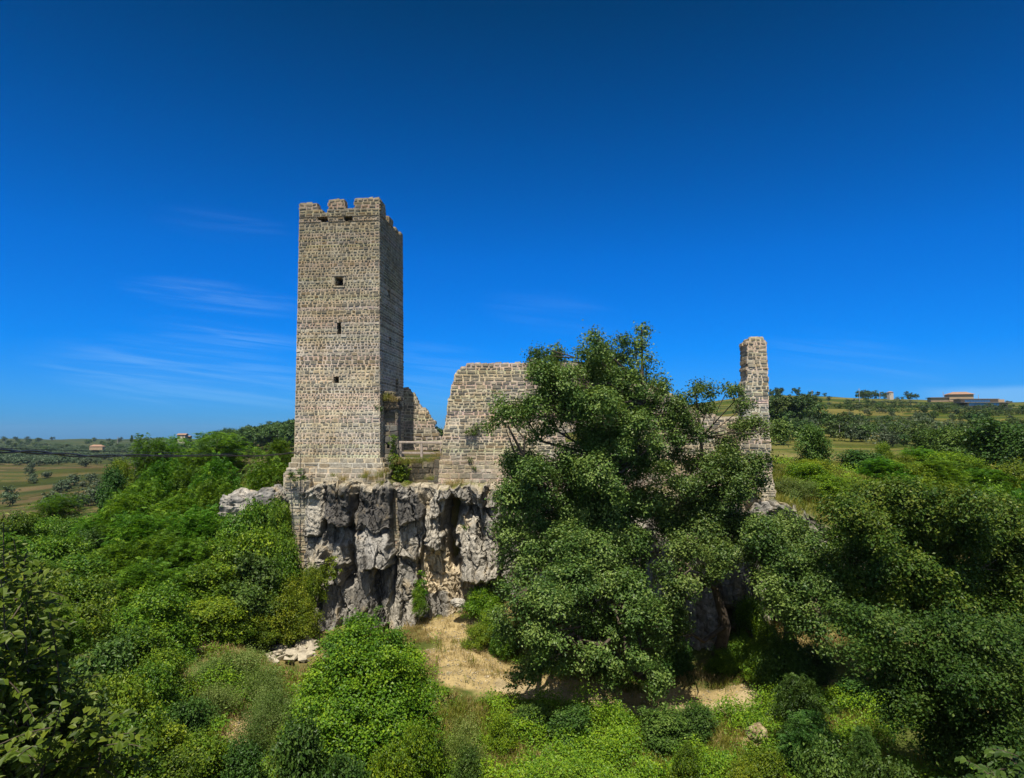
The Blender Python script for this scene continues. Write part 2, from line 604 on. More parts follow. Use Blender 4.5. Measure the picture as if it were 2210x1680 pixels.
def lay(acc, fr, rows_spans, pal, wst, gap=.028, proud=(.012, .042), n_of=None, skip=0.0):
    """rows of stones over a mortar face"""
    for (za, zb), spans in rows_spans:
        pl = pal((za + zb) / 2) if callable(pal) else pal
        for s0, s1 in spans:
            s = s0
            while s < s1 - .03:
                h = zb - za
                w = h * srng.uniform(*wst)
                if s + w > s1 - h * .7:
                    w = s1 - s
                if srng.random() > skip:
                    g = gap * srng.uniform(.6, 1.5)
                    n0 = n_of((za + zb) / 2) if n_of else 0.0
                    if w > 2.2 * h and srng.random() < .12 and h > .17:      # two thin stones one over the other
                        zm = za + h * srng.uniform(.4, .6)
                        stone(acc, fr, s + g / 2, s + w - g / 2, za + g / 2, zm - g / 2, srng.uniform(*proud), pick(pl), n0)
                        stone(acc, fr, s + g / 2, s + w - g / 2, zm + g / 2, zb - g / 2, srng.uniform(*proud), pick(pl), n0)
                    else:
                        stone(acc, fr, s + g / 2, s + w - g / 2, za + g / 2, zb - g / 2, srng.uniform(*proud), pick(pl), n0)
                s += w


def wall(acc, O, A, Nn, outline, thick, hrow=.22, wst=(1.1, 2.7), pal=PAL_WALL, holes=(), ragged=.07, ends=True, back=True, caps=True,
         core_trim=(0, 0), gap=.028, proud=(.012, .042), mortar=MORTAR, tidy=(), n_of=None):
    """outline: polygon of (s, z) in the wall's own plane; every course is cut to it, so broken ends step stone by stone"""
    fr = Frame(O, A, Nn)
    zs = [z for _, z in outline]
    rows = rows_for(min(zs), max(zs), hrow, [h for q in holes for h in (q[2], q[3])])
    smin, smax = min(s for s, _ in outline), max(s for s, _ in outline)
    rs = []
    for za, zb in rows:
        zm = (za + zb) / 2
        sp_ = []
        for a, b in scan(outline, zm):
            ra = 0 if any(abs(a - t) < .3 for t in tidy) else srng.uniform(-ragged, ragged)
            rb = 0 if any(abs(b - t) < .3 for t in tidy) else srng.uniform(-ragged, ragged)
            if b + rb - a - ra > .12:
                sp_.append((a + ra, b + rb))
        for h0, h1, hz0, hz1 in holes:
            if hz0 - 1e-6 < zm < hz1 + 1e-6:
                sp_ = cut(sp_, h0, h1)
        rs.append(((za, zb), sp_))
    mo = mortar if callable(mortar) else (lambda z: mortar)
    for k, ((za, zb), spans) in enumerate(rs):
        n0 = n_of((za + zb) / 2) if n_of else 0.0
        for a, b in spans:
            ca = a + (core_trim[0] if a <= smin + .2 else 0)
            cb = b - (core_trim[1] if b >= smax - .2 else 0)
            P = [fr.p(s, n, z) for n in (-thick, n0) for s, z in ((ca, za), (cb, za), (cb, zb), (ca, zb))]
            acc.hexa(P, tuple(x * srng.uniform(.9, 1.08) for x in mo((za + zb) / 2)), True)
            pl = pal((za + zb) / 2) if callable(pal) else pal
            if ends:
                for e, sgn in ((a, -1), (b, 1)):
                    if (sgn < 0 and core_trim[0] and a <= smin + .2) or (sgn > 0 and core_trim[1] and b >= smax - .2):
                        continue
                    efr = Frame(np.array(fr.p(e, 0, 0)), -fr.N if sgn > 0 else fr.N, fr.A * sgn)
                    if sgn > 0:
                        t = 0.0
                        while t < thick - .05:
                            w = min(srng.uniform(.2, .5), thick - t)
                            stone(acc, efr, t + .015 - n0 * 0, t + w - .015, za + .012, zb - .012, srng.uniform(.0, .06), pick(pl))
                            t += w
                    else:
                        t = -thick
                        while t < -.05:
                            w = min(srng.uniform(.2, .5), -t)
                            stone(acc, efr, t + .015, t + w - .015, za + .012, zb - .012, srng.uniform(.0, .06), pick(pl))
                            t += w
            if caps:
                up = rs[k + 1][1] if k + 1 < len(rs) else []
                ex = [(a, b)]
                for u0, u1 in up:
                    ex = cut(ex, u0, u1)
                for h0, h1, hz0, hz1 in holes:
                    if abs(hz0 - zb) < .02:
                        ex = cut(ex, h0, h1)
                for x0, x1 in ex:
                    s = x0
                    while s < x1 - .06:
                        w = min(srng.uniform(.22, .5), x1 - s)
                        n = -thick
                        while n < n0 - .08:
                            d = min(srng.uniform(.25, .5), n0 - n)
                            z_ = zb - .03
                            hh = srng.uniform(.03, .10) * (1 if ragged > .03 else .3)
                            P = [fr.p(s + .01, n + .01, z_), fr.p(s + w - .01, n + .01, z_), fr.p(s + w - .01, n + d - .01, z_), fr.p(s + .01, n + d - .01, z_)]
                            P += [fr.p(s + .04, n + .04, z_ + hh + .03), fr.p(s + w - .04, n + .04, z_ + hh + .03), fr.p(s + w - .04, n + d - .04, z_ + hh + srng.uniform(0, .05)), fr.p(s + .04, n + d - .04, z_ + hh)]
                            acc.hexa(P, pick(pl))
                            n += d
                        s += w
    lay(acc, fr, rs, pal, wst, gap, proud, n_of)
    if back:
        bfr = Frame(np.array(fr.p(0, -thick, 0)), -fr.A, -fr.N)
        lay(acc, bfr, [(r, [(-b, -a) for a, b in sp_]) for r, sp_ in rs], pal, wst, gap, proud)
    return fr


# ------------------------------------------------------------------ the ground
Y0X = np.array([-40, -14.2, -12.4, -11.6, -9.0, -4.0, -1.0, 3.0, 6.0, 9.0, 12.0, 16.0, 20.0, 26.0, 40.0])
Y0Y = np.array([58, 46.5, 40.6, 38.7, 38.3, 38.1, 38.0, 38.6, 38.3, 37.6, 37.2, 37.8, 38.8, 41.0, 46.0])


def cliff_y(x):
    return np.interp(x, Y0X, Y0Y)


COLS = np.array([-1300, -500, 0, 250, 450, 640, 900, 1100, 1400, 1680, 1950, 2210, 2700, 3500.])
LOWY = np.log([2.2, 3.5, 8, 14, 20, 25, 30, 34, 38, 60, 100])
LOW = np.array([
    [-1.7, -1.7, -1.7, -1.7, -1.7, -1.7, -1.7, -1.7, -1.7, -1.7, -1.7, -1.7, -1.7, -1.7],
    [-2.4, -2.4, -2.5, -2.8, -3.0, -3.0, -3.0, -3.0, -3.0, -3.0, -2.8, -2.4, -2.2, -2.2],
    [-4.6, -4.8, -5.4, -5.9, -6.4, -6.6, -6.6, -6.6, -6.6, -6.6, -6.2, -5.4, -4.8, -4.4],
    [-6.5, -7.4, -8.4, -9.0, -9.5, -9.8, -9.9, -9.9, -9.9, -9.9, -9.4, -8.4, -7.4, -6.4],
    [-7.5, -8.4, -9.4, -10.1, -10.6, -11.0, -11.5, -11.7, -11.7, -11.7, -11.2, -10.0, -8.8, -7.4],
    [-8.0, -8.6, -9.2, -9.7, -10.2, -10.6, -11.5, -11.8, -11.9, -11.9, -11.4, -10.4, -9.2, -8.0],
    [-8.4, -8.6, -8.8, -9.1, -9.6, -10.3, -10.9, -11.35, -11.45, -11.4, -11.0, -10.2, -9.3, -8.4],
    [-8.6, -8.6, -8.5, -8.5, -9.0, -10.5, -10.6, -10.7, -11.0, -10.9, -10.5, -10.0, -9.4, -8.6],
    [-8.8, -8.4, -8.0, -7.6, -8.0, -10.5, -10.0, -9.1, -10.2, -10.2, -9.8, -9.4, -9.2, -8.8],
    [-10, -9.5, -9, -8, -8, -9, -9, -9, -9.5, -9.5, -9, -9, -9, -9],
    [-16, -16, -14, -11, -9, -9, -9, -9, -9, -9, -9, -9, -9, -9]])
HIGHY = np.log([2.2, 36, 44, 52, 70, 100, 150, 250, 400, 620, 1000, 1600, 2600, 4500])
HIGH = np.array([
    [-6, -6, -5.0, -3.8, -3.0, -2.65, -2.6, -2.6, -2.6, -4.3, -5.6, -6.0, -6.5, -7],
    [-6, -6, -5.0, -3.8, -3.0, -2.65, -2.6, -2.6, -2.6, -4.3, -5.6, -6.0, -6.5, -7],
    [-6.5, -6.5, -5.6, -4.2, -3.2, -2.7, -2.6, -2.6, -2.6, -2.7, -4.0, -5.0, -6, -7],
    [-8, -8, -7.2, -5.2, -3.8, -2.9, -2.6, -2.6, -2.5, -2.5, -3.4, -4.4, -5.5, -6.5],
    [-12, -12, -11, -8, -5.6, -3.8, -3, -2.6, -2.6, -2.6, -3.2, -4.0, -5, -6],
    [-16, -16, -15.5, -12.5, -9, -6, -4, -3, -3, -2.6, -2.8, -3.2, -4, -5],
    [-19, -19, -19, -16, -11, -7, -4.5, -3, -1, -0.3, -0.6, -1.2, -2, -2],
    [-20, -20, -20.5, -17, -9, -4, -3, 0, 4, 6.6, 5.6, 4.6, 4, 4],
    [-20, -20, -20, -16, -6, -1, 0, 4, 12, 18.0, 16.5, 14.5, 13, 12],
    [-20, -20, -20, -17, -10, -4, 0, 6, 24, 36.0, 33.0, 30.0, 28, 25],
    [-18, -18, -18, -16, -12, -6, -4, 0, 20, 30, 28, 26, 24, 20],
    [-9, -9, -9.5, -9, -8, -8, -8, -8, 0, 10, 10, 10, 10, 10],
    [-40, -40, -40, -40, -40, -40, -40, -40, -40, -40, -40, -40, -40, -40],
    [-200] * 14])


def table(T, ly, px, Y):
    L = np.log(np.maximum(Y, 2.2))
    a = np.clip(np.searchsorted(COLS, px) - 1, 0, len(COLS) - 2)
    b = np.clip(np.searchsorted(ly, L) - 1, 0, len(ly) - 2)
    fa = np.clip((px - COLS[a]) / (COLS[a + 1] - COLS[a]), 0, 1)
    fb = np.clip((L - ly[b]) / (ly[b + 1] - ly[b]), 0, 1)
    fa = fa * fa * (3 - 2 * fa)
    return (T[b, a] * (1 - fa) + T[b, a + 1] * fa) * (1 - fb) + (T[b + 1, a] * (1 - fa) + T[b + 1, a + 1] * fa) * fb


def H(x, y):
    x, y = np.atleast_1d(np.asarray(x, float)), np.atleast_1d(np.asarray(y, float))
    px = CX + FPX * x / np.maximum(y, .5)
    lo = table(LOW, LOWY, px, y)
    hi = table(HIGH, HIGHY, px, y)
    y0 = cliff_y(x)
    w = 0.9 + 9 * sstep(640, 480, px) + 8 * sstep(1900, 2120, px)
    off = 0.75 - 4.0 * sstep(620, 430, px) - 2.5 * sstep(1900, 2120, px)
    t = sstep(y0 + off, y0 + off + w, y)
    z = lo * (1 - t) + hi * t
    p = np.stack([x, y, np.zeros_like(x)], 1)
    near = sstep(70, 25, y) * sstep(1.5, 6, y)
    flat = np.where((y > y0 + off + w), .35, 1.0)
    z = z + near * flat * (fbm(p * .33, 4, 3) * .30 + fbm(p * 1.7, 3, 9) * .07) + sstep(90, 250, y) * fbm(p * .012, 3, 5) * np.minimum(y * .006, 2.0)
    return z


def H1(x, y):
    return float(H(x, y)[0])


# bare sandy places, measured on the photograph and laid on the ground where they are: (px, py, Y, radius across, radius in depth)
BARE = [((1010, 1395), 33.5, 2.4, 2.2), ((985, 1330), 36.0, 1.5, 1.4), ((950, 1310), 37.2, 1.4, .8), ((1060, 1440), 32.2, 2.0, 1.0), ((1130, 1455), 31.5, 1.8, .9), ((1300, 1480), 31.2, 3.0, .8),
        ((1500, 1480), 31.0, 2.6, .9), ((1640, 1470), 31.2, 2.0, 1.0), ((425, 1395), 31.5, .8, 2.2), ((1020, 1440), 31.5, 2.0, 1.2), ((1075, 1470), 31.2, 1.4, .8),
        ((1620, 1555), 26.8, .7, .8), ((540, 1560), 25.0, .9, 1.6), ((430, 1440), 28.5, 1.0, 1.2)]
BARE = [(W(p[0], p[1], Y)[0], Y, a, b) for p, Y, a, b in BARE]


def bare_at(x, y):
    p = np.stack([x, y, np.zeros_like(x)], 1)
    wob = fbm(p * .8, 4, 31) * .35
    r = np.zeros_like(x)
    for bx, by, ra, rb in BARE:
        d = np.sqrt(((x - bx) / ra) ** 2 + ((y - by) / rb) ** 2) + wob
        r = np.maximum(r, sstep(1.15, .7, d))
    return r


def build_ground():
    nx, ny = 560, 640
    pxs = np.linspace(-1300, 3500, nx)
    l1 = np.exp(np.linspace(np.log(2.2), np.log(24), 120))[:-1]
    l2 = np.linspace(24, 46, 220)[:-1]
    l3 = np.exp(np.linspace(np.log(46), np.log(4500), 280))
    ys = np.concatenate([l1, l2, l3])
    ny = len(ys)
    PXg, Yg = np.meshgrid(pxs, ys)
    X, Y = (PXg.ravel() - CX) / FPX * Yg.ravel(), Yg.ravel()
    Z = H(X, Y)
    p = np.stack([X, Y, np.zeros_like(X)], 1)
    # colours of the ground itself: soil, dry grass, green growth, strips of field
    soil = np.array((.37, .285, .135))
    dry = np.array((.24, .19, .075))
    green = np.array((.075, .095, .022))
    n = fbm(p * .45, 4, 41)
    n2 = fbm(p * 2.1, 3, 43)
    g = sstep(-.35, .5, n + .4 * n2)[:, None]
    col = dry * (1 - g) + green * g
    b = bare_at(X, Y)[:, None]
    col = col * (1 - b) + soil * b
    # fields far off: strips of hay, tilled soil and rough grass
    far = sstep(75, 120, Y)[:, None]
    q = np.stack([X * .006, Y * .02, np.zeros_like(X)], 1)
    strip_l = np.floor((np.log(Y) * 36 + X * .0016 + .9 * fbm(q, 2, 71)))
    h1 = hash01(strip_l.astype(int), (np.floor(X / (Y * .23) + .5 * np.sin(strip_l * 7))).astype(int), np.zeros(len(X), int), 5)
    kinds = np.array([(.235, .20, .075), (.10, .125, .028), (.29, .215, .105), (.125, .145, .034), (.16, .15, .048), (.26, .21, .095), (.085, .115, .028)])
    fieldc = kinds[(h1 * 6.999).astype(int)]
    rightside = (PXg.ravel() > 1200)[:, None]
    fr_ = np.where(rightside, kinds[(h1 * 6.999).astype(int)] * np.array((.46, .54, .30)), fieldc * np.array((.38, .38, .36)))
    bank = sstep(.25, .05, np.abs(((np.log(Y) * 36 + X * .0016 + .9 * fbm(q, 2, 71)) % 1.0) - .5) * 2)[:, None] * .9
    fr_ = fr_ * (1 - bank) + np.array((.035, .055, .014)) * bank
    col = col * (1 - far) + fr_ * far
    wooded = np.maximum(sstep(1000, 1300, Y) * .75, sstep(330, 620, Y) * .7 * sstep(900, 500, PXg.ravel()))[:, None]
    col = col * (1 - wooded) + np.array((.04, .062, .024)) * wooded
    i = np.arange(nx * ny).reshape(ny, nx)
    Q = np.stack([i[:-1, :-1].ravel(), i[:-1, 1:].ravel(), i[1:, 1:].ravel(), i[1:, :-1].ravel()], 1)
    me = mesh('ground', np.stack([X, Y, Z], 1), Q, M_GROUND, {'Col': ('FLOAT_COLOR', col)}, smooth=True)
    tag(link('ground', me), kind='structure')


build_ground()


def build_path():
    pts = [(1070, 1474, 31.1), (1130, 1482, 30.6), (1250, 1494, 30.1), (1380, 1503, 29.7), (1500, 1500, 29.9), (1600, 1490, 30.3), (1680, 1482, 30.6), (1760, 1490, 30.3), (1850, 1530, 28.6)]
    P = np.array([W(*p)[:2] for p in pts])
    t = np.linspace(0, len(P) - 1, 260)
    x = np.interp(t, np.arange(len(P)), P[:, 0])
    y = np.interp(t, np.arange(len(P)), P[:, 1])
    k = np.hanning(31); k /= k.sum()
    y = np.convolve(np.pad(y, 15, 'edge'), k, 'valid')
    V = []
    nv = 12
    for i in range(len(x)):
        w0 = .62 + .16 * math.sin(i * .09) + .10 * math.sin(i * .23 + 1)
        w1 = .55 + .16 * math.sin(i * .11 + 2) + .09 * math.sin(i * .27)
        for j in range(nv):
            V.append((x[i], y[i] - w0 + (w0 + w1) * j / (nv - 1), 0))
    V = np.array(V)
    V[:, 2] = H(V[:, 0], V[:, 1])
    jj = np.tile(np.arange(nv), len(x))
    V[:, 2] += np.where((jj == 0) | (jj == nv - 1), -.06, .035)
    col = np.array((.37, .295, .165)) * (1 + .12 * fbm(V * 1.1, 3, 77))[:, None]
    i = np.arange(len(V)).reshape(len(x), nv)
    Q = np.stack([i[:-1, :-1].ravel(), i[1:, :-1].ravel(), i[1:, 1:].ravel(), i[:-1, 1:].ravel()], 1)
    me = mesh('dirt_path', V, Q, M_GROUND, {'Col': ('FLOAT_COLOR', col)}, smooth=True)
    tag(link('dirt_path', me), kind='structure')


build_path()

# ------------------------------------------------------------------ the cliff
DARK, MID, PALE, CREAM, STRATA = (.105, .099, .090), (.26, .245, .215), (.40, .37, .31), (.52, .43, .29), (.34, .315, .265)


def cx_(c):      # cliff coordinates (x, z) of a place on the enlargement
    px, py = c3(*c)
    w = W(px, py, 38.3)
    return w[0], w[2]


# bumps: (x0, x1, y0, y1 on the enlargement, how far it stands out, colour, skew)
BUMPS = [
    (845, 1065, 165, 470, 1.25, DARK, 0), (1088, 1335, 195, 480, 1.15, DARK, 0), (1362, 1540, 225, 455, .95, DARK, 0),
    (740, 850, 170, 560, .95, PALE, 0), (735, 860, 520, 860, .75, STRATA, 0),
    (1105, 1350, 470, 760, 1.75, (.30, .285, .255), .5), (1110, 1250, 700, 1160, 1.5, (.17, .16, .142), .25), (1230, 1330, 760, 1100, 1.35, (.12, .113, .103), 0),
    (835, 1005, 870, 1190, 1.5, (.21, .2, .18), 0), (930, 1035, 590, 880, 1.0, (.28, .26, .22), 0), (1000, 1100, 850, 1180, .75, MID, 0),
    (1320, 1500, 690, 1000, .8, MID, 0), (1310, 1500, 960, 1150, 1.25, STRATA, .3), (1365, 1555, 450, 720, .75, STRATA, 0),
    (1560, 1700, 330, 640, .85, STRATA, .2), (1540, 1750, 640, 960, .1, CREAM, 0), (1590, 1700, 270, 420, .9, PALE, 0),
    (1790, 2090, 380, 880, 1.35, PALE, .35), (1820, 2060, 640, 860, 1.6, STRATA, 0), (1640, 2100, 190, 330, 1.0, MID, 0), (1940, 2100, 250, 560, .9, MID, 0),
    (1740, 1860, 300, 420, .5, MID, 0), (2100, 2240, 380, 1000, .9, MID, 0), (2250, 2450, 300, 900, 1.2, PALE, 0), (2480, 2700, 200, 900, 1.0, MID, 0),
    (2750, 3000, 300, 1000, 1.3, STRATA, 0), (3020, 3260, 500, 1150, 1.6, PALE, 0), (3280, 3480, 700, 1280, 1.8, (.30, .275, .24), 0), (3500, 3750, 300, 1000, 1.2, MID, 0), (3600, 3820, 700, 1150, 1.2, DARK, 0),
    (3850, 4150, 300, 900, 1.3, MID, 0), (4200, 4500, 300, 900, 1.1, PALE, 0),
]


LEDGE = []


def build_cliff():
    xs = np.concatenate([np.linspace(-14.2, .4, 370), np.linspace(.4, 24.5, 230)[1:]])
    nz = 250
    v = np.linspace(0, 1, nz)
    Xg, Vg = np.meshgrid(xs, v)
    X, Vv = Xg.ravel(), Vg.ravel()
    top = np.interp(X, [-14.2, -12.3, -11.3, -4, 0, 8, 14, 17, 24.5], [-3.4, -2.9, -2.62, -2.62, -2.75, -2.9, -3.1, -5.0, -5.6])
    top = top + .16 * fbm(np.stack([X * .8, X * 0, X * 0], 1), 3, 301) - .28 * np.abs(vnoise(np.stack([X * 1.7, X * 0, X * 0], 1), 305))
    foot = H(X, cliff_y(X) - .8) - 1.2
    Z = foot + (top - foot) * Vv
    p3 = np.stack([X, Z, np.zeros_like(X)], 1)
    ps = np.stack([X * 1.5, Z * .45, np.zeros_like(X)], 1)
    wx = X + .16 * fbm(ps, 3, 101) + .09 * fbm(p3 * 3.3, 3, 104)
    wz = Z + .26 * fbm(p3 * .8 + 9, 3, 102) + .07 * fbm(p3 * 3.1 + 4, 3, 105)
    D = np.full_like(X, .12)
    tone = fbm(np.stack([X * .45, Z * .22, np.zeros_like(X)], 1), 4, 111)
    col = np.array(MID)[None] * np.ones((len(X), 1))
    t = sstep(-.3, .45, tone)[:, None]
    col = col * (1 - t) + np.array(CREAM)[None] * t * .92
    for k, (a, b, c, d, h, cc, sk) in enumerate(BUMPS):
        x0, z1 = cx_((a, c))
        x1, z0 = cx_((b, d))
        hx, hz = (x1 - x0) / 2, (z1 - z0) / 2
        u = (wx - (x0 + x1) / 2) / hx
        w = (wz - (z0 + z1) / 2) / hz
        u = u + sk * w * .35
        m = np.maximum(np.abs(u), np.abs(w)) * .7 + .3 * np.sqrt((u * u + w * w) / 1.35) + .05 * np.sign(np.sin(X * 5.1 + Z * 2.3 + k)) * np.abs(vnoise(p3 * 1.7 + k, 300))
        body = sstep(1.06, .82, m)
        # tilted face: leaning out towards its lower edge, and cut off sharply below
        hgt = h * (1 - .32 * w - .10 * np.abs(u) + .16 * (hash01(np.array([k]), np.array([1]), np.array([2]))[0] - .5) * u * 2)
        D = np.where(body * hgt > 0, np.maximum(D, D * (1 - body) + hgt * body), D)
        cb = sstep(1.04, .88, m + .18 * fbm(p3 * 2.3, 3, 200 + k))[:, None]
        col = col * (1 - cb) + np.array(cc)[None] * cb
    # deep cleft and hollow
    for (a, b, c, d, h) in ((1735, 1800, 300, 760, 1.5), (1700, 1840, 300, 460, 1.3), (1040, 1090, 260, 520, .55), (1325, 1372, 200, 660, .5), (1022, 1050, 620, 900, .5), (1500, 1530, 480, 960, .45), (1340, 1372, 680, 1000, .55), (860, 1000, 480, 620, .3), (2090, 2180, 420, 1000, .9), (2460, 2500, 200, 900, .8), (3000, 3030, 300, 1000, .9)):
        x0, z1 = cx_((a, c))
        x1, z0 = cx_((b, d))
        u = (wx + .18 * (wz - z0) * 0 - (x0 + x1) / 2) / ((x1 - x0) / 2)
        w = (wz - (z0 + z1) / 2) / ((z1 - z0) / 2)
        D -= h * sstep(1.25, .4, np.abs(u)) * sstep(1.15, .8, np.abs(w))
    # flutes, beds and crags
    fl = 1 - np.abs(fbm(np.stack([wx * 1.25, wz * .22, np.zeros_like(X)], 1), 4, 121))
    D += .38 * (fl - .75)
    f1, e1 = facets(np.stack([wx * 1.05 + .12 * wz, wz * .30 + .2 * wx], 1), 131, .9)
    f2, e2 = facets(np.stack([wx * 2.5 + wz * .3, wz * .75 + .4 * wx], 1), 141, .9)
    f3, e3 = facets(np.stack([wx * 5.8 + wz * .6, wz * 2.1 + wx], 1), 151, .6)
    ck = np.abs(fbm(np.stack([wx * .9 + .15 * wz, wz * .2, np.zeros_like(X)], 1), 3, 211))
    D += .19 * f1 + .085 * f2 + .035 * f3 - .30 * sstep(.07, 0, ck) - .10 * sstep(.12, 0, e1) - .05 * sstep(.14, 0, e2) - .02 * sstep(.2, 0, e3)
    D += .08 * fbm(np.stack([X * 3.0, Z * 1.1, np.zeros_like(X)], 1), 4, 161)
    bed = .05 * np.abs(((Z * 3.1 + .8 * fbm(p3 * .6, 2, 171)) % 1) - .5)
    D += bed * sstep(-.2, .6, fbm(p3 * .5, 2, 173)) * 2
    # lip at the top
    D += .30 * sstep(.88, .97, Vv) * (X > -12.3) * (1 + fbm(np.stack([X * 1.1, X * 0, X * 0], 1), 3, 303)) + .25 * sstep(.97, 1.0, Vv) * fbm(p3 * 1.4, 3, 181)
    D = np.where(X < -11.9, D * sstep(-14.2, -11.9, X), D)
    Y = cliff_y(X) - D
    Z = Z + .10 * fbm(p3 * 1.9 + 30, 3, 191) * sstep(0.0, .2, Vv) - .12 * f2 * sstep(.9, 1, Vv)
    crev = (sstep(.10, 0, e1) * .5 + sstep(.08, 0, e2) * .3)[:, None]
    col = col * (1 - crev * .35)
    topc = (sstep(.965, 1.0, Vv + .02 * tone) * .75)[:, None]
    col = col * (1 - topc) + (np.array((.33, .30, .235))[None] * (1 - sstep(9, 12, X))[:, None] + np.array((.12, .125, .035))[None] * sstep(9, 12, X)[:, None]) * topc
    V = [np.stack([X, Y, Z], 1)]
    cols = [col]
    # ledge running back over the plateau
    last = V[0].reshape(nz, len(xs), 3)[-1]
    nl = 7
    for j in range(1, nl + 1):
        r = last.copy()
        f = j / nl
        yb = np.maximum(cliff_y(xs) + 1.9, last[:, 1] + .3)
        r[:, 1] = last[:, 1] * (1 - f) + yb * f
        zb = H(xs, yb) - .12
        r[:, 2] = last[:, 2] * (1 - f) + zb * f + .10 * fbm(np.stack([r[:, 0] * 1.6, r[:, 1] * 1.6, np.zeros(len(xs))], 1), 3, 193) * (1 - f) + .05 * math.sin(f * 3.1)
        V.append(r)
        g = (sstep(-.2, .5, fbm(np.stack([r[:, 0] * 1.1, r[:, 1] * 1.1, np.zeros(len(xs))], 1), 3, 195)))[:, None]
        g = np.maximum(g, sstep(9, 12, r[:, 0])[:, None])
        cols.append(np.array((.40, .35, .265))[None] * (1 - g) + np.array((.13, .135, .04))[None] * g)
    LEDGE.append(np.concatenate(V[1:]))
    V = np.concatenate(V)
    i = np.arange(len(V)).reshape(nz + nl, len(xs))
    Q = np.stack([i[:-1, :-1].ravel(), i[:-1, 1:].ravel(), i[1:, 1:].ravel(), i[1:, :-1].ravel()], 1)
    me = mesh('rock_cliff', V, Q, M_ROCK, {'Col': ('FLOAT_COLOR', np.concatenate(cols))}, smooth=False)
    tag(link('rock_cliff', me), 'tall craggy grey and cream limestone cliff carrying the ruined castle', 'cliff')


build_cliff()


def boulder(name, c, r, label, col, seed, cat='rock', group=None, n=40, flat=.8):
    u, v = np.meshgrid(np.linspace(0, 2 * np.pi, n * 2, endpoint=False), np.linspace(0, np.pi, n))
    d = np.stack([np.cos(u) * np.sin(v), np.sin(u) * np.sin(v), np.cos(v)], -1).reshape(-1, 3)
    e = np.sign(d) * np.abs(d) ** .75
    e /= np.maximum(np.linalg.norm(e, axis=1, keepdims=True) ** .7, .2)
    ff, ee = facets(np.stack([e[:, 0] * 2 + e[:, 1], e[:, 2] * 2 + e[:, 1] * .7], 1), seed, .7)
    h = 1 + .14 * fbm(d * 1.6, 4, seed) + .10 * ff - .07 * sstep(.12, 0, ee) + .05 * fbm(d * 6, 3, seed + 5)
    P = e * h[:, None] * np.array(r)
    i = np.arange(n * n * 2).reshape(n, n * 2)
    j = np.roll(i, -1, 1)
    Q = np.stack([i[1:].ravel(), j[1:].ravel(), j[:-1].ravel(), i[:-1].ravel()], 1)
    t = sstep(-.3, .4, fbm(d * 2.1, 4, seed + 8))[:, None]
    cc = np.array(col) * (1 - t) + np.minimum(np.array(col) * 1.7, np.array((.36, .335, .29))) * t
    me = mesh(name, P, Q, M_ROCK, {'Col': ('FLOAT_COLOR', cc)})
    return tag(link(name, me, None, tuple(c)), label, cat, group)


boulder('boulder', W(528, 1098, 42.5), (1.5, 1.3, 1.15), 'flat topped grey boulder at the edge of the thicket, farther from the tower', (.24, .23, .21), 3)
boulder('boulder', W(592, 1082, 42.0), (1.0, 1.1, .95), 'dark grey boulder wedged against the stone base left of the tower', (.15, .145, .135), 5)
boulder('boulder', W(1640, 1118, 37.6), (1.1, 1.2, 1.1), 'rounded grey boulder under the dry bank below the stone pillar', (.22, .21, .19), 8)
boulder('boulder', W(1832, 1122, 40.5), (1.25, 1.3, .9), 'dark grey boulder beneath the grassy bank among the maples', (.16, .155, .145), 9)
boulder('boulder', W(1634, 1583, 25.6), (.36, .34, .30), 'round tan boulder on the slope under the path', (.24, .18, .10), 12, n=20)
boulder('boulder', W(990, 1302, 36.6), (.38, .35, .24), 'small white boulder lying on the dry grass at the cliff foot', (.42, .39, .33), 14, n=18)

# ------------------------------------------------------------------ the castle
def sz(fr, px, py):
    """where the line of sight through (px, py) meets the plane of a wall: (s, z)"""
    d = W(px, py, 1.0)
    t = (fr.O @ fr.N) / (d @ fr.N)
    q = d * t
    return float((q - fr.O) @ fr.A), float(q[2] - fr.O[2])


th = math.radians(6)
TA = np.array((math.cos(th), -math.sin(th), 0))
TB = np.array((math.sin(th), math.cos(th), 0))
TW, TD, TT = 4.82, 5.25, .9
TR = np.array((W(818.5, 800, 39.0)[0], 39.0, 0))           # front right corner of the tower
TL = TR - TA * TW
F_front = Frame(TL, TA, -TB)
F_right = Frame(TR, TB, TA)
F_back = Frame(TR + TB * TD, -TA, TB)
F_left = Frame(TL + TB * TD, -TB, -TA)
Z_base = sz(F_front, 720, 1032)[1]
Z_pl = sz(F_front, 720, 988)[1]
Z_par = sz(F_front, 800, 463)[1]


def hole(fr, a, b):
    s0, z1 = sz(fr, *a)
    s1, z0 = sz(fr, *b)
    e = .06 if s1 - s0 < .6 else .02
    return (s0 - e, s1 + e, z0, z1)


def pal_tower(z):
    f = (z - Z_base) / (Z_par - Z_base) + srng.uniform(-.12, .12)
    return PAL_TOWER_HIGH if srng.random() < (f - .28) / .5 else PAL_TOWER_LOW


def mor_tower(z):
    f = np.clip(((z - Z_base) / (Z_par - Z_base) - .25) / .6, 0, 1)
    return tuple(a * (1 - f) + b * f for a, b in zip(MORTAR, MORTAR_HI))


tower = empty('stone_tower', (TR[0] - TW / 2, TR[1] + TD / 2, Z_base), 'tall square medieval stone tower with broken battlements on the cliff', 'tower')


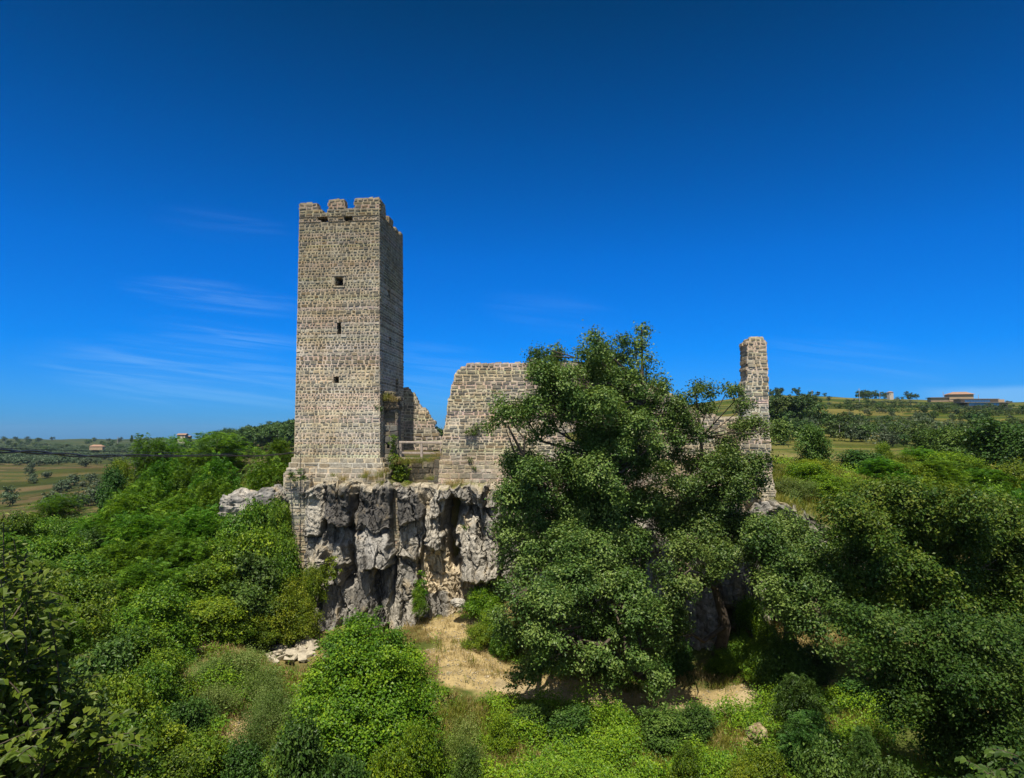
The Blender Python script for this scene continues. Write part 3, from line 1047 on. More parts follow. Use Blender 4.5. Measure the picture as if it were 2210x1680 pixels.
def warp_tower(o):
    """the old tower spreads a little towards its foot"""
    me = o.data
    n = len(me.vertices)
    co = np.empty(n * 3, np.float32)
    me.vertices.foreach_get('co', co)
    co = co.reshape(-1, 3)
    f = np.clip((co[:, 2] - Z_base) / (Z_par + 1.2 - Z_base), -.1, 1.1)
    t = ((co - TL) @ TA) / TW
    sh = -.15 * (1 - t) + (.11 * (1 - f) - .15 * f) * t
    co += (sh[:, None] * TA).astype(np.float32)
    me.vertices.foreach_set('co', co.ravel())
    me.update()


def to_parent(o, parent):
    if parent is tower:
        warp_tower(o)
    o.parent = parent
    o.matrix_parent_inverse = parent.matrix_world.inverted() if False else parent.matrix_parent_inverse
    o.location = -Vector(parent.location) + Vector(o.location)
    return o


acc = Acc()
rect = lambda L, z0, z1: [(0, z0), (L, z0), (L, z1), (0, z1)]
FH = [hole(F_front, c1(692, 978), c1(756, 1070)), hole(F_front, c1(706, 1455), c1(730, 1580)), hole(F_front, c2(664, 428), c2(703, 496))]
PH = [hole(F_front, c1(506, 348), c1(537, 384)), hole(F_front, c1(548, 342), c1(606, 402)), hole(F_front, c1(789, 340), c1(818, 392)), hole(F_front, c1(829, 340), c1(862, 390))]
RH = [hole(F_right, c1(1233, 1110), c1(1252, 1190)), hole(F_right, c1(1238, 1605), c2(1260, 72)), hole(F_right, c2(1297, 452), c2(1326, 668)), ]
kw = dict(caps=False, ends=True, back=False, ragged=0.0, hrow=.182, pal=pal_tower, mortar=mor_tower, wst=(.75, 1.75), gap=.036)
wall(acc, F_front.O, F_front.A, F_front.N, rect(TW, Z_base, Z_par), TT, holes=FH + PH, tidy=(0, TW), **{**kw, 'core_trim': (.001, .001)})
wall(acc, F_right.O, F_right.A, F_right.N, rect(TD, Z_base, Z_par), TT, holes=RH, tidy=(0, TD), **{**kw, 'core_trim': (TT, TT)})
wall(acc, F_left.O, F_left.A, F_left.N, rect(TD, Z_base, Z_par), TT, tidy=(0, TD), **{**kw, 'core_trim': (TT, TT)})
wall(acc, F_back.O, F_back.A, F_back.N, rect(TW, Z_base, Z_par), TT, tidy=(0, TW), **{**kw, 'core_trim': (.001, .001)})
to_parent(acc.build('shaft'), tower)

# battlements
acc = Acc()
P = lambda fr, *pts: [sz(fr, *c1(*p)) for p in pts]
front = [(0, Z_par)] + [(0, P(F_front, (275, 200))[0][1])] + P(F_front, (490, 195), (510, 245), (560, 300), (612, 300), (620, 176), (782, 172), (788, 248), (888, 250), (890, 157)) + [(TW, P(F_front, (1118, 148))[0][1]), (TW, Z_par)]
zt = front[-2][1]
z2 = sz(F_right, *c1(1225, 318))[1]
z3 = sz(F_right, *c1(1305, 436))[1]
z4 = sz(F_right, *c1(1352, 484))[1]
kw2 = dict(ends=True, back=True, caps=True, ragged=.055, hrow=.2, pal=PAL_TOWER_HIGH, mortar=MORTAR_HI, gap=.042)
PT = .5
wall(acc, F_front.O, F_front.A, F_front.N, front, PT, tidy=(0, TW), **kw2)
right = [(PT, Z_par), (PT, zt), (1.3, zt), (1.4, z2 - .8), (1.95, z2 - .8), (2.0, z2), (2.9, z2 - .05), (2.95, z3 - .5), (3.5, z3 - .5), (3.55, z3), (4.15, z3 - .05), (4.2, z4 - .4), (4.5, z4 - .4), (4.55, z4), (TD - PT, z4), (TD - PT, Z_par)]
wall(acc, F_right.O, F_right.A, F_right.N, right, PT, **{**kw2, 'ends': True})
backp = [(0, Z_par), (0, z4), (1.2, z4), (1.25, z4 - .6), (1.9, z4 - .6), (1.95, z4), (3.0, z4 - .1), (3.05, z4 - .6), (3.7, z4 - .6), (3.75, z4 - .1), (TW, z4), (TW, Z_par)]
wall(acc, F_back.O, F_back.A, F_back.N, backp, PT, tidy=(0, TW), **kw2)
leftp = [(PT, Z_par), (PT, z4 - .2), (1.4, z4 - .2), (1.5, z4 - .8), (2.1, z4 - .8), (2.15, z4), (3.2, z4), (3.25, z4 - .7), (3.9, z4 - .7), (3.95, front[1][1]), (TD - PT, front[1][1]), (TD - PT, Z_par)]
wall(acc, F_left.O, F_left.A, F_left.N, leftp, PT, **kw2)
to_parent(acc.build('battlement'), tower)

acc = Acc()          # unseen slab added behind the battlements to keep daylight out of the shaft
Pq = [F_front.p(s, -n, z) for n in (TT - .2, TD - TT + .2) for s, z in ((TT - .2, Z_par - .35), (TW - TT + .2, Z_par - .35), (TW - TT + .2, Z_par - .1), (TT - .2, Z_par - .1))]
acc.hexa(Pq, (.25, .22, .18), True)
to_parent(acc.build('light_block_slab'), tower)

acc = Acc()          # stepped plinth
nst = 4
for k in range(nst):
    za = Z_base + (Z_pl - Z_base) * k / nst - (.9 if k == 0 else 0)
    zb = Z_base + (Z_pl - Z_base) * (k + 1) / nst
    o = .10 * (nst - k)
    for fr, L in ((F_front, TW), (F_right, TD), (F_left, TD)):
        side_ = fr is not F_front
        a0, a1 = (-o, L + o) if not side_ else ((0.06, L) if fr is F_right else (0, L - .06))
        f2_ = Frame(fr.O + fr.N * o + fr.A * a0, fr.A, fr.N)
        wall(acc, f2_.O, f2_.A, f2_.N, rect(a1 - a0, za, zb), o - .045, hrow=.25, pal=PAL_TOWER_LOW, ragged=0, ends=not side_, back=False, caps=True, gap=.03, wst=(1.2, 2.8))
to_parent(acc.build('plinth'), tower)

acc = Acc()          # pale dressed stones round the square window
s0, s1, z0, z1 = FH[0]
for (a, b, c, d) in ((s0 - .22, s1 + .2, z1, z1 + .2), (s0 - .2, s0, z0, z1), (s1, s1 + .14, z0 + .02, z1), (s0 - .12, s1 + .1, z0 - .12, z0)):
    stone(acc, F_front, a + .01, b - .01, c + .008, d - .008, .055, (.36, .32, .25), bury=.25)
to_parent(acc.build('window_surround'), tower)


def fr_at(px, Y, slope=0.0):
    """a wall facing the camera, its left end where (px, 1000) is at distance Y"""
    o = W(px, 1000, Y)
    A = np.array((1.0, -slope, 0)) / math.hypot(1, slope)
    return Frame((o[0], Y, 0), A, (-A[1] * -1 * -1, -A[0], 0))


def built(acc, name, label, cat, base, m=None):
    e = empty(name, base, label, cat)
    return e


# long ruined wall
FW = fr_at(955, 39.35, .055)
FW.N = np.array((-.055, -1.0, 0)) / math.hypot(1, .055)
Q4 = lambda *pts: [sz(FW, *c4(*p)) for p in pts]
mw = empty('ruined_wall', tuple(W(1250, 1045, 39.2)), 'long ruined castle wall with a stepped broken end behind the oak', 'wall')
acc = Acc()
out_ = Q4((40, 1065), (55, 890), (78, 690), (98, 570), (120, 450), (145, 385), (170, 348), (215, 322), (232, 308), (595, 306), (610, 290), (640, 292), (665, 308), (940, 322), (1050, 335), (1180, 372), (1270, 420), (1340, 448), (1400, 470), (1500, 530), (1590, 600), (1700, 632), (1790, 650), (1890, 660), (1890, 1075))
lint = [sz(FW, *c4(815, 742)), sz(FW, *c4(920, 800))]
wall(acc, FW.O, FW.A, FW.N, out_, 1.0, hrow=.205, pal=lambda z: PAL_WALL if z > -1.0 or srng.random() < .5 else PAL_TOWER_LOW, gap=.038, proud=(.012, .05), ragged=.06,
     holes=[(lint[0][0], lint[1][0], lint[1][1], lint[0][1]), hole(FW, c4(868, 470), c4(905, 530))], wst=(.85, 2.9), mortar=(.54, .47, .365))
to_parent(acc.build('wall_face'), mw)
acc = Acc()
FW2 = Frame(FW.O + FW.N * .24, FW.A, FW.N)
ft = [sz(FW2, *c4(*p)) for p in ((28, 1078), (28, 915), (200, 917), (430, 925), (1000, 930), (1890, 960), (1900, 1090))]
wall(acc, FW2.O, FW2.A, FW2.N, ft, .235, hrow=.25, pal=PAL_TOWER_LOW, gap=.034, proud=(.005, .03), ragged=.03, back=False, mortar=(.46, .40, .32))
to_parent(acc.build('footing'), mw)
acc = Acc()
stone(acc, FW, lint[0][0] - .25, lint[1][0] + .25, lint[0][1], lint[0][1] + .24, .09, (.36, .33, .28), bury=.5)
to_parent(acc.build('window_lintel'), mw)

# tall stub of wall standing like a pillar
FP = fr_at(1600, 37.7, .03)
FP.N = np.array((-.03, -1.0, 0)) / math.hypot(1, .03)
pl = [sz(FP, *p) for p in ((1612, 738), (1620, 731), (1634, 729), (1646, 733), (1655, 735), (1657, 800), (1660, 900), (1664, 985), (1670, 1055), (1590, 1070), (1596, 1000), (1600, 950), (1605, 900), (1609, 850), (1613, 800))]
acc = Acc()
wall(acc, FP.O, FP.A, FP.N, pl, 1.3, hrow=.205, pal=lambda z: PAL_WALL if srng.random() < .5 else PAL_TOWER_LOW, ragged=.055, wst=(.8, 2.2), proud=(.01, .06), gap=.036)
o = acc.build('wall_stub')
tag(o, 'tall narrow stub of masonry wall standing like a pillar at the right end', 'wall')
# low remains under the pillar
FQ = fr_at(1560, 37.0, .02)
FQ.N = np.array((-.02, -1.0, 0))
pl = [sz(FQ, *p) for p in ((1600, 1045), (1618, 1040), (1672, 1052), (1672, 1075), (1640, 1098), (1610, 1100))]
acc = Acc()
wall(acc, FQ.O, FQ.A, FQ.N, pl, .8, hrow=.22, pal=PAL_TOWER_LOW, ragged=.12)
tag(acc.build('low_wall'), 'low crumbling masonry just below the foot of the stone pillar', 'wall')

# triangular ruin behind the tower
FB = fr_at(860, 44.6, -.05)
FB.N = np.array((.05, -1.0, 0)) / math.hypot(1, .05)
pl = [sz(FB, *c2(*p)) for p in ((1300, 1200), (1300, 590), (1375, 560), (1400, 548), (1445, 572), (1500, 640), (1530, 690), (1555, 745), (1640, 790), (1668, 850), (1700, 900), (1725, 985), (1755, 1040), (1800, 1100), (1815, 1200))]
acc = Acc()
wall(acc, FB.O, FB.A, FB.N, pl, .9, hrow=.2, pal=PAL_WALL, ragged=.08, gap=.032)
tag(acc.build('ruined_wall'), 'sloping triangular remnant of stone wall between the tower and the long wall', 'wall')

# masonry base under the tower's left corner
FU = fr_at(610, 38.5, -.02)
FU.N = np.array((.02, -1.0, 0))
pl = [sz(FU, *c3(*p)) for p in ((588, 122), (600, 108), (748, 125), (765, 160), (760, 330), (745, 520), (735, 760), (600, 800), (622, 640), (640, 480), (612, 300), (590, 250))]
acc = Acc()
wall(acc, FU.O, FU.A, FU.N, pl, 1.6, hrow=.17, pal=lambda z: PAL_TOWER_LOW if srng.random() < .7 else PAL_GATE, ragged=.05, wst=(1.2, 3.6), gap=.026, mortar=(.44, .38, .29))
tag(acc.build('masonry_buttress'), 'thin coursed stone buttress under the left corner of the tower', 'wall')

# gate remains
FG = fr_at(826, 39.75, .02)
FG.N = np.array((-.02, -1.0, 0))
Q2 = lambda *pts: [sz(FG, *c2(*p)) for p in pts]
gate = empty('gate_pier', tuple(W(838, 1035, 39.9)), 'broken grey block gate pier with a blocked niche beside the tower', 'gatepost')
acc = Acc()
wall(acc, FG.O, FG.A, FG.N, Q2((1155, 762), (1318, 762), (1318, 1000), (1312, 1295), (1262, 1300), (1262, 1500), (1148, 1500)), 1.1, hrow=.34, pal=PAL_GATE, ragged=.03, wst=(1.0, 2.0), gap=.022,
     holes=[hole(FG, c2(1186, 775), c2(1282, 935)), hole(FG, c2(1206, 1125), c2(1226, 1182))], mortar=(.22, .19, .15), caps=False)
to_parent(acc.build('pier'), gate)
acc = Acc()
FG2 = Frame(FG.O - FG.N * .3, FG.A, FG.N)
wall(acc, FG2.O, FG2.A, FG2.N, Q2((1180, 942), (1290, 942), (1290, 812), (1180, 805)), .4, hrow=.26, pal=PAL_GATE, ragged=0, ends=False, back=False, mortar=(.2, .17, .13))
to_parent(acc.build('niche_filling'), gate)
acc = Acc()
FG3 = Frame(FG.O + FG.N * .06, FG.A, FG.N)
wall(acc, FG3.O, FG3.A, FG3.N, Q2((1118, 690), (1110, 640), (1165, 592), (1270, 598), (1335, 655), (1325, 762), (1150, 762), (1125, 730)), 1.2, hrow=.17, pal=PAL_DARK, ragged=.12, wst=(1.0, 2.8), proud=(.02, .12), mortar=(.24, .20, .15))
to_parent(acc.build('broken_corbel'), gate)

FBr = fr_at(850, 39.5, 0)
FBr.N = np.array((0, -1.0, 0))
pl = [sz(FBr, *c2(*p)) for p in ((1262, 1560), (1262, 1320), (1440, 1360), (1555, 1330), (1715, 1320), (1715, 1570), (1500, 1580))]
acc = Acc()
wall(acc, FBr.O, FBr.A, FBr.N, pl, .9, hrow=.34, pal=PAL_DARK, ragged=.06, wst=(1.1, 2.2), gap=.03, proud=(.01, .09), mortar=(.21, .175, .12))
tag(acc.build('threshold_wall'), 'low dark wall of big blocks below the wooden railing', 'wall')
FPl = fr_at(938, 39.1, 0)
FPl.N = np.array((0, -1.0, 0))
pl = [sz(FPl, *c2(*p)) for p in ((1706, 1300), (1754, 1300), (1754, 1490), (1735, 1520), (1728, 1680), (1692, 1690), (1700, 1500))]
acc = Acc()
wall(acc, FPl.O, FPl.A, FPl.N, pl, .45, hrow=.42, pal=PAL_DARK, ragged=.015, wst=(1.5, 3), gap=.02, mortar=(.18, .155, .12))
tag(acc.build('stone_pilaster'), 'narrow upright dark stone beside the left end of the long wall', 'pilaster')


for poly, lab in ((((1322, 195), (1374, 200), (1376, 420), (1368, 640), (1332, 650), (1326, 400)), 'narrow strip of small coursed stones plugging the crack between two dark boulders'),):
    FI = Frame((W(*c3(poly[0][0], poly[0][1]), 37.95)[0], 37.95, 0), (1, 0, 0), (0, -1.0, 0))
    acc = Acc()
    wall(acc, FI.O, FI.A, FI.N, [sz(FI, *c3(*p)) for p in poly], .6, hrow=.13, pal=PAL_TOWER_LOW, ragged=.05, wst=(1.3, 3.5), gap=.022, back=False, mortar=(.40, .35, .27))
    tag(acc.build('masonry_patch'), lab, 'masonry')


def bar(p0, p1, w, h, m, name, parent):
    p0, p1 = Vector(p0), Vector(p1)
    d = (p1 - p0)
    L = d.length
    d.normalize()
    up = Vector((0, 0, 1)) if abs(d.z) < .9 else Vector((0, 1, 0))
    sx = d.cross(up).normalized()
    sy = sx.cross(d)
    V, bev = [], min(w, h) * .18
    ring = [(-w / 2 + bev, -h / 2), (w / 2 - bev, -h / 2), (w / 2, -h / 2 + bev), (w / 2, h / 2 - bev), (w / 2 - bev, h / 2), (-w / 2 + bev, h / 2), (-w / 2, h / 2 - bev), (-w / 2, -h / 2 + bev)]
    for t in (0, .33, .66, 1):
        for a, b in ring:
            k = 1 + srng.uniform(-.04, .04)
            V.append(tuple(p0 + d * L * t + sx * a * k + sy * b * k))
    Q = [(r * 8 + i, r * 8 + (i + 1) % 8, r * 8 + 8 + (i + 1) % 8, r * 8 + 8 + i) for r in range(3) for i in range(8)]
    for r in (0, 24):
        Q += [(r, r + 1, r + 2, r + 3), (r, r + 3, r + 4, r + 7), (r + 4, r + 5, r + 6, r + 7)]
    me = mesh(name, V, Q, m)
    o = link(name, me)
    return to_parent(o, parent) if parent is not None else o


YR = 39.65
rail = empty('wooden_railing', tuple(W(890, 1000, YR)), 'grey weathered wooden railing across the gap between tower and long wall', 'railing')
cq = lambda a, b, Y=YR: W(*c2(a, b), Y)
for cx, top in ((1350, 1125), (1570, 1128), (1775, 1130)):
    bar(cq(cx, 1320), cq(cx, top), .14, .14, M_WOOD, 'post', rail)
bar(cq(1335, 1118), cq(1800, 1122), .16, .13, M_WOOD, 'top_rail', rail)
bar(cq(1350, 1228, YR + .05), cq(1790, 1232, YR + .05), .06, .11, M_WOOD, 'middle_rail', rail)
bar(cq(1350, 1284, YR + .05), cq(1580, 1290, YR + .05), .06, .09, M_WOOD, 'bottom_rail', rail)


# ------------------------------------------------------------------ cables
def tube(paths, sides=6):
    V, Q = [], []
    for pts, rad in paths:
        pts = [Vector(p) for p in pts]
        base = len(V)
        for i, p in enumerate(pts):
            d = (pts[min(i + 1, len(pts) - 1)] - pts[max(i - 1, 0)]).normalized()
            ref = Vector((0, 0, 1)) if abs(d.z) < .9 else Vector((1, 0, 0))
            a = d.cross(ref).normalized()
            b = a.cross(d)
            r = rad[i] if hasattr(rad, '__len__') else rad
            for k in range(sides):
                t = 2 * math.pi * k / sides
                V.append(tuple(p + a * math.cos(t) * r + b * math.sin(t) * r))
        for i in range(len(pts) - 1):
            for k in range(sides):
                Q.append((base + i * sides + k, base + i * sides + (k + 1) % sides, base + (i + 1) * sides + (k + 1) % sides, base + (i + 1) * sides + k))
    return V, Q


def cable(name, pts, r, label, twist=False):
    t = np.linspace(0, len(pts) - 1, 140)
    Pp = np.array([W(*p) for p in pts])
    c = np.stack([np.interp(t, np.arange(len(pts)), Pp[:, k]) for k in range(3)], 1)
    k = np.hanning(9); k /= k.sum()
    c = np.stack([np.convolve(np.pad(c[:, j], 4, 'edge'), k, 'valid') for j in range(3)], 1)
    if twist:
        a = np.linspace(0, 46, len(c))
        o_ = np.stack([np.zeros_like(a), np.cos(a) * r * .8, np.sin(a) * r * .8], 1)
        wob = np.stack([0 * a, 0 * a, .015 * np.sin(a * .7) + .02 * np.sin(a * .31)], 1)
        V, Q = tube([(c + o_ + wob, r * .62), (c - o_ + wob, r * .62)], 6)
    else:
        V, Q = tube([(c, r)], 6)
    o = link(name, mesh(name, V, Q, M_CABLE, smooth=True))
    return tag(o, label, 'cable')


main_pts = [(-160, 966, 11.0), (-60, 971, 12.5), (0, 974, 13.5), (90, 978, 15.5), (180, 981.5, 18), (270, 984, 21), (350, 985, 24), (430, 984.5, 28), (500, 984, 31.5), (570, 982.5, 35), (618, 979.5, 38.2), (634, 977.5, 38.45), (648, 979, 38.45)]
cable('overhead_cable', main_pts, .036, 'thick twisted black cable sagging from the far left to the tower', True)
cable('thin_wire', [(-160, 960, 20), (0, 967.5, 24), (200, 974, 30), (350, 977, 36), (480, 979, 44), (560, 978, 50)], .014, 'thin dark wire running just above the twisted black cable')
cable('hanging_cable', [(648, 979, 38.4), (649, 985, 38.43), (649, 1010, 38.43), (648.5, 1026, 38.43), (648, 1060, 38.42), (647.5, 1120, 38.42), (647, 1180, 38.4), (648, 1215, 38.3), (650, 1238, 38.1)], .017, 'black cable dropping straight down the left corner of the tower base')

# ------------------------------------------------------------------ leaves, crowns, shrubs
def unit(v):
    return v / np.maximum(np.linalg.norm(v, axis=1, keepdims=True), 1e-9)


def leaf_quads(c, n, t, L, Wd, fold=.12):
    """one folded, pointed leaf per row"""
    t = unit(t - n * np.sum(t * n, 1, keepdims=True))
    b = np.cross(n, t)
    L = np.asarray(L).reshape(-1, 1)
    Wd = np.asarray(Wd).reshape(-1, 1)
    v = np.stack([c - t * L * .5, c - t * L * .04 - b * Wd * .5 + n * Wd * fold, c + t * L * .5 - n * L * .08, c - t * L * .04 + b * Wd * .5 + n * Wd * fold], 1)
    return v.reshape(-1, 3)


def quads(n):
    return np.arange(n * 4, dtype=np.int32).reshape(-1, 4)


def rdir(n, g):
    return unit(g.normal(size=(n, 3)))


def twigs_in(clumps, per_r2, g, shell=.55, up=.15, under=.5):
    """twig positions in the outer shell of every clump: (centre, radii)"""
    Cn, Dn, Tn = [], [], []
    for c, r in clumps:
        r = np.array(r, float) * np.ones(3)
        n = max(4, int(per_r2 * (r[0] * r[1] + r[1] * r[2] + r[0] * r[2]) / 3))
        d = rdir(n, g)
        d[:, 2] = np.where((d[:, 2] < 0) & (g.random(n) > under), -d[:, 2], d[:, 2])
        rad = shell + (1.0 - shell) * g.random(n) ** .6
        # lumpy outline
        rad = rad * (1 + .22 * vnoise(d * 2.1 + np.array(c) * .37, 5) + .10 * vnoise(d * 5.3 + np.array(c), 6))
        Cn.append(np.array(c) + d * r * rad[:, None])
        Dn.append(unit(d / r * r.mean() + np.array((0, 0, up))))
        Tn.append(np.full(n, g.normal() * .10) + g.normal(size=n) * .17)
    return np.concatenate(Cn), np.concatenate(Dn), np.concatenate(Tn)


def broad(tw, per, L, tr, g, asp=.6, spread=.8, flat=.55):
    c, d, tt = tw
    n = len(c) * per
    C_ = np.repeat(c, per, 0) + g.normal(size=(n, 3)) * tr * np.array((1, 1, .75)) * .6
    D_ = np.repeat(d, per, 0)
    nn = unit(D_ * .7 + np.array((0, 0, flat)) + g.normal(size=(n, 3)) * spread * .6)
    ta = unit(D_ * .5 + g.normal(size=(n, 3)) - np.array((0, 0, .35)))
    l = L * g.uniform(.65, 1.3, n)
    V = leaf_quads(C_, nn, ta, l, l * asp * g.uniform(.8, 1.2, n))
    tint = np.clip(.5 + np.repeat(tt, per) + g.normal(size=n) * .17, 0, 1)
    return V, np.repeat(tint, 4)


def fronds(tw, per, flen, nl, L, g, droop=.5, asp=.48):
    """feathery compound leaves"""
    c, d, tt = tw
    n = len(c) * per
    C_ = np.repeat(c, per, 0) + g.normal(size=(n, 3)) * .08
    D_ = unit(np.repeat(d, per, 0) * .8 + g.normal(size=(n, 3)) * .6)
    D_[:, 2] *= .5
    D_ = unit(D_)
    fl = flen * g.uniform(.7, 1.25, n)
    side = unit(np.cross(D_, np.array((0, 0, 1.0)) + g.normal(size=(n, 3)) * .25))
    up = np.cross(side, D_)
    Vs, Ts = [], []
    tint = np.clip(.5 + np.repeat(tt, per) + g.normal(size=n) * .15, 0, 1)
    for k in range(nl):
        s = (k // 2 + 1) / (nl // 2 + .3)
        sg = 1 if k % 2 else -1
        p = C_ + D_ * (fl * s)[:, None] - np.array((0, 0, 1.0)) * (droop * fl * s * s)[:, None]
        tdir = unit(side * sg + D_ * .45 - np.array((0, 0, .2)))
        l = L * (1 - .35 * abs(s - .5)) * g.uniform(.85, 1.15, n)
        Vs.append(leaf_quads(p + tdir * (l * .5)[:, None], unit(up + g.normal(size=(n, 3)) * .25), tdir, l, l * asp, .06))
        Ts.append(np.repeat(np.clip(tint + g.normal(size=n) * .05, 0, 1), 4))
    return np.concatenate(Vs), np.concatenate(Ts)


def crown_mesh(name, V, T, m):
    return mesh(name, V, quads(len(V) // 4), m, {'tint': ('FLOAT', T)})


def limbs(base, tops, r0, g, sides=6, fork=.45):
    """trunk from base and limbs out to the clumps"""
    base = np.array(base, float)
    tops = [np.array(t, float) for t in tops]
    mean = np.mean(tops, 0)
    fk = base + (mean - base) * fork
    fk[:2] = base[:2] + (mean[:2] - base[:2]) * fork * .8
    paths = []
    mid = (base + fk) / 2 + g.normal(size=3) * np.array((.06, .06, 0)) * np.linalg.norm(fk - base)
    paths.append(([base - np.array((0, 0, .4)), base, mid, fk], [r0 * 1.35, r0 * 1.15, r0 * .9, r0 * .72]))
    top = max(tops, key=lambda t: t[2])
    lead = [fk + (top - fk) * f + g.normal(size=3) * .05 * np.linalg.norm(top - fk) * (0 < f < 1) for f in (0, .25, .5, .75, 1)]
    paths.append((lead, [r0 * .72, r0 * .55, r0 * .4, r0 * .26, r0 * .1]))
    nodes = [mid, fk, lead[1], lead[2], lead[3]]
    nr = [r0 * .5, r0 * .48, r0 * .4, r0 * .3, r0 * .2]
    for t in tops:
        if t is top:
            continue
        cost = [np.linalg.norm(t - nd) + (3.0 if nd[2] > t[2] + .5 else 0) for nd in nodes]
        k = int(np.argmin(cost))
        a = nodes[k]
        L = np.linalg.norm(t - a)
        m1 = a + (t - a) * .35 + g.normal(size=3) * .07 * L + np.array((0, 0, -.04 * L))
        m2 = a + (t - a) * .7 + g.normal(size=3) * .06 * L
        r = nr[k] * min(1, .35 + L * .12)
        t = m2 + (t - m2) * .85
        paths.append(([a, m1, m2, t], [r, r * .75, r * .5, r * .22]))
        for q in range(2):
            e = t + rdir(1, g)[0] * min(L * .15, .4)
            paths.append(([m2, (m2 + e) / 2 + g.normal(size=3) * .05 * L, e], [r * .4, r * .28, r * .1]))
    return tube(paths, sides)


def big_tree(name, label, cat, clumps_px, Yc, spread, base, m, kind, g, r0, per_r2, per, L, tr, group=None, flat=.55, depth_scale=1.0, back=True, asp=.62, over=0.0, shell=.45, sprays=.5, thin=0):
    """a tree whose boughs stand where the photograph shows them: clumps (px, py, radius in px)"""
    bx, by = base
    bz = H1(bx, by)
    cl = []
    for q in clumps_px:
        px, py, rp = q[:3]
        Y = q[3] if len(q) > 3 else Yc + g.uniform(-spread, spread) - over * float(sstep(1050, 1350, np.array(py)))
        c = W(px, py, Y)
        r = rp / FPX * Y * ((.88 if py < 960 else .97) * (thin if thin < 1 else 1) if thin else 1)
        cl.append((c, (r, r * depth_scale, r * .92)))
        if back and rp > 30:
            cl.append((c + np.array((g.uniform(-.4, .4) * r, r * g.uniform(1.0, 1.7), g.uniform(-.3, .3) * r)), (r, r, r * .9)))
    nmain = len(cl)
    for k in range(int(nmain * sprays)):
        c, r = cl[int(g.integers(nmain))]
        d = rdir(1, g)[0]
        d[1] = -abs(d[1])
        q = c + d * np.array(r) * g.uniform(.8, 1.2)
        for j in range(3):
            cl.append((q + np.array((d[0] * .22 * j, d[1] * .15 * j, -.30 * j)), (.30 - .06 * j,) * 3))
    cl = [(c - np.array((bx, by, bz)), r) for c, r in cl]
    tw = twigs_in(cl, per_r2, g, shell, .2, .75)
    V, T = broad(tw, per, L, tr, g, asp, .8, flat) if kind == 'broad' else fronds(tw, per, tr, 12, L, g)
    root = empty(name, (bx, by, bz), label, cat, group)
    link('crown', crown_mesh('crown', V, T, m), root)
    tv, tq = limbs((0, 0, 0), [c for c, r in cl[:nmain]], r0, g)
    link('trunk', mesh('trunk', tv, tq, M_BARK, smooth=True), root)
    return root


g = np.random.default_rng(21)
OAK1 = [(1385, 712, 17), (1340, 738, 24), (1375, 745, 22), (1280, 728, 20), (1268, 758, 30), (1310, 775, 34), (1362, 775, 30), (1398, 785, 22), (1162, 766, 19), (1198, 778, 25), (1172, 806, 36), (1228, 812, 30),
        (1290, 815, 46), (1350, 822, 42), (1408, 818, 26), (1432, 838, 18), (1074, 862, 15), (1098, 886, 24), (1132, 898, 28), (1162, 880, 30), (1200, 858, 40), (1245, 875, 46), (1300, 880, 50), (1360, 868, 42), (1182, 920, 24), (1090, 908, 12),
        (1270, 935, 40), (1320, 940, 46), (1378, 925, 42), (1424, 915, 28), (1400, 880, 32), (1118, 1002, 38), (1152, 1035, 50), (1225, 1025, 50), (1290, 1020, 50), (1345, 1010, 46), (1390, 985, 34), (1218, 978, 26),
        (1108, 1085, 42), (1175, 1105, 60), (1258, 1105, 56), (1330, 1098, 52), (1388, 1085, 42), (1098, 1150, 34), (1230, 1180, 56), (1300, 1190, 56), (1360, 1180, 46), (1160, 1190, 36),
        (1150, 1235, 40), (1240, 1255, 54), (1320, 1270, 50), (1185, 1300, 40), (1372, 1275, 42), (1262, 1345, 38), (1335, 1365, 36), (1382, 1335, 34), (1305, 1410, 20), (1375, 1415, 22), (1420, 1380, 22), (1120, 1310, 30), (1145, 1370, 24), (1205, 1385, 24), (1085, 1265, 20), (1430, 1455, 12), (1160, 1430, 26), (1220, 1440, 24), (1100, 1370, 26), (1075, 1330, 20), (1345, 1440, 18), (1260, 1420, 24)]
big_tree('oak_tree', 'large spreading dark green oak rising in front of the long ruined wall', 'tree', OAK1, 31.9, 1.5, (W(1255, 1440, 33.2)[0], 33.2), M_OAK, 'broad', g, .42, 60, 52, .125, .33, over=3.8, shell=.42, thin=True)
OAK2 = [(1500, 836, 22), (1478, 862, 24), (1528, 848, 20), (1448, 888, 24), (1520, 888, 26), (1588, 846, 20), (1604, 872, 22), (1572, 842, 14), (1632, 918, 20), (1662, 930, 24), (1692, 925, 16), (1604, 926, 28), (1562, 955, 24), (1500, 935, 28), (1452, 955, 24), (1480, 905, 22),
        (1540, 1010, 40), (1482, 1045, 34), (1602, 1010, 34), (1640, 998, 28), (1600, 1058, 32), (1560, 1090, 44), (1502, 1100, 40), (1640, 1045, 20), (1452, 1135, 36), (1520, 1150, 46), (1582, 1150, 40), (1482, 1192, 36), (1558, 1202, 36), (1612, 1130, 30), (1440, 1082, 24), (1528, 1240, 24), (1440, 1020, 20), (1468, 990, 18), (1572, 980, 20), (1600, 1195, 26), (1440, 1240, 28), (1480, 1265, 30), (1440, 1310, 24), (1455, 1380, 18)]
big_tree('oak_tree', 'smaller open oak between the large oak and the stone pillar', 'tree', OAK2, 32.4, 1.5, (W(1545, 1380, 34.0)[0], 34.0), M_OAK, 'broad', g, .28, 64, 52, .125, .33, over=4.0, shell=.40, thin=.96)
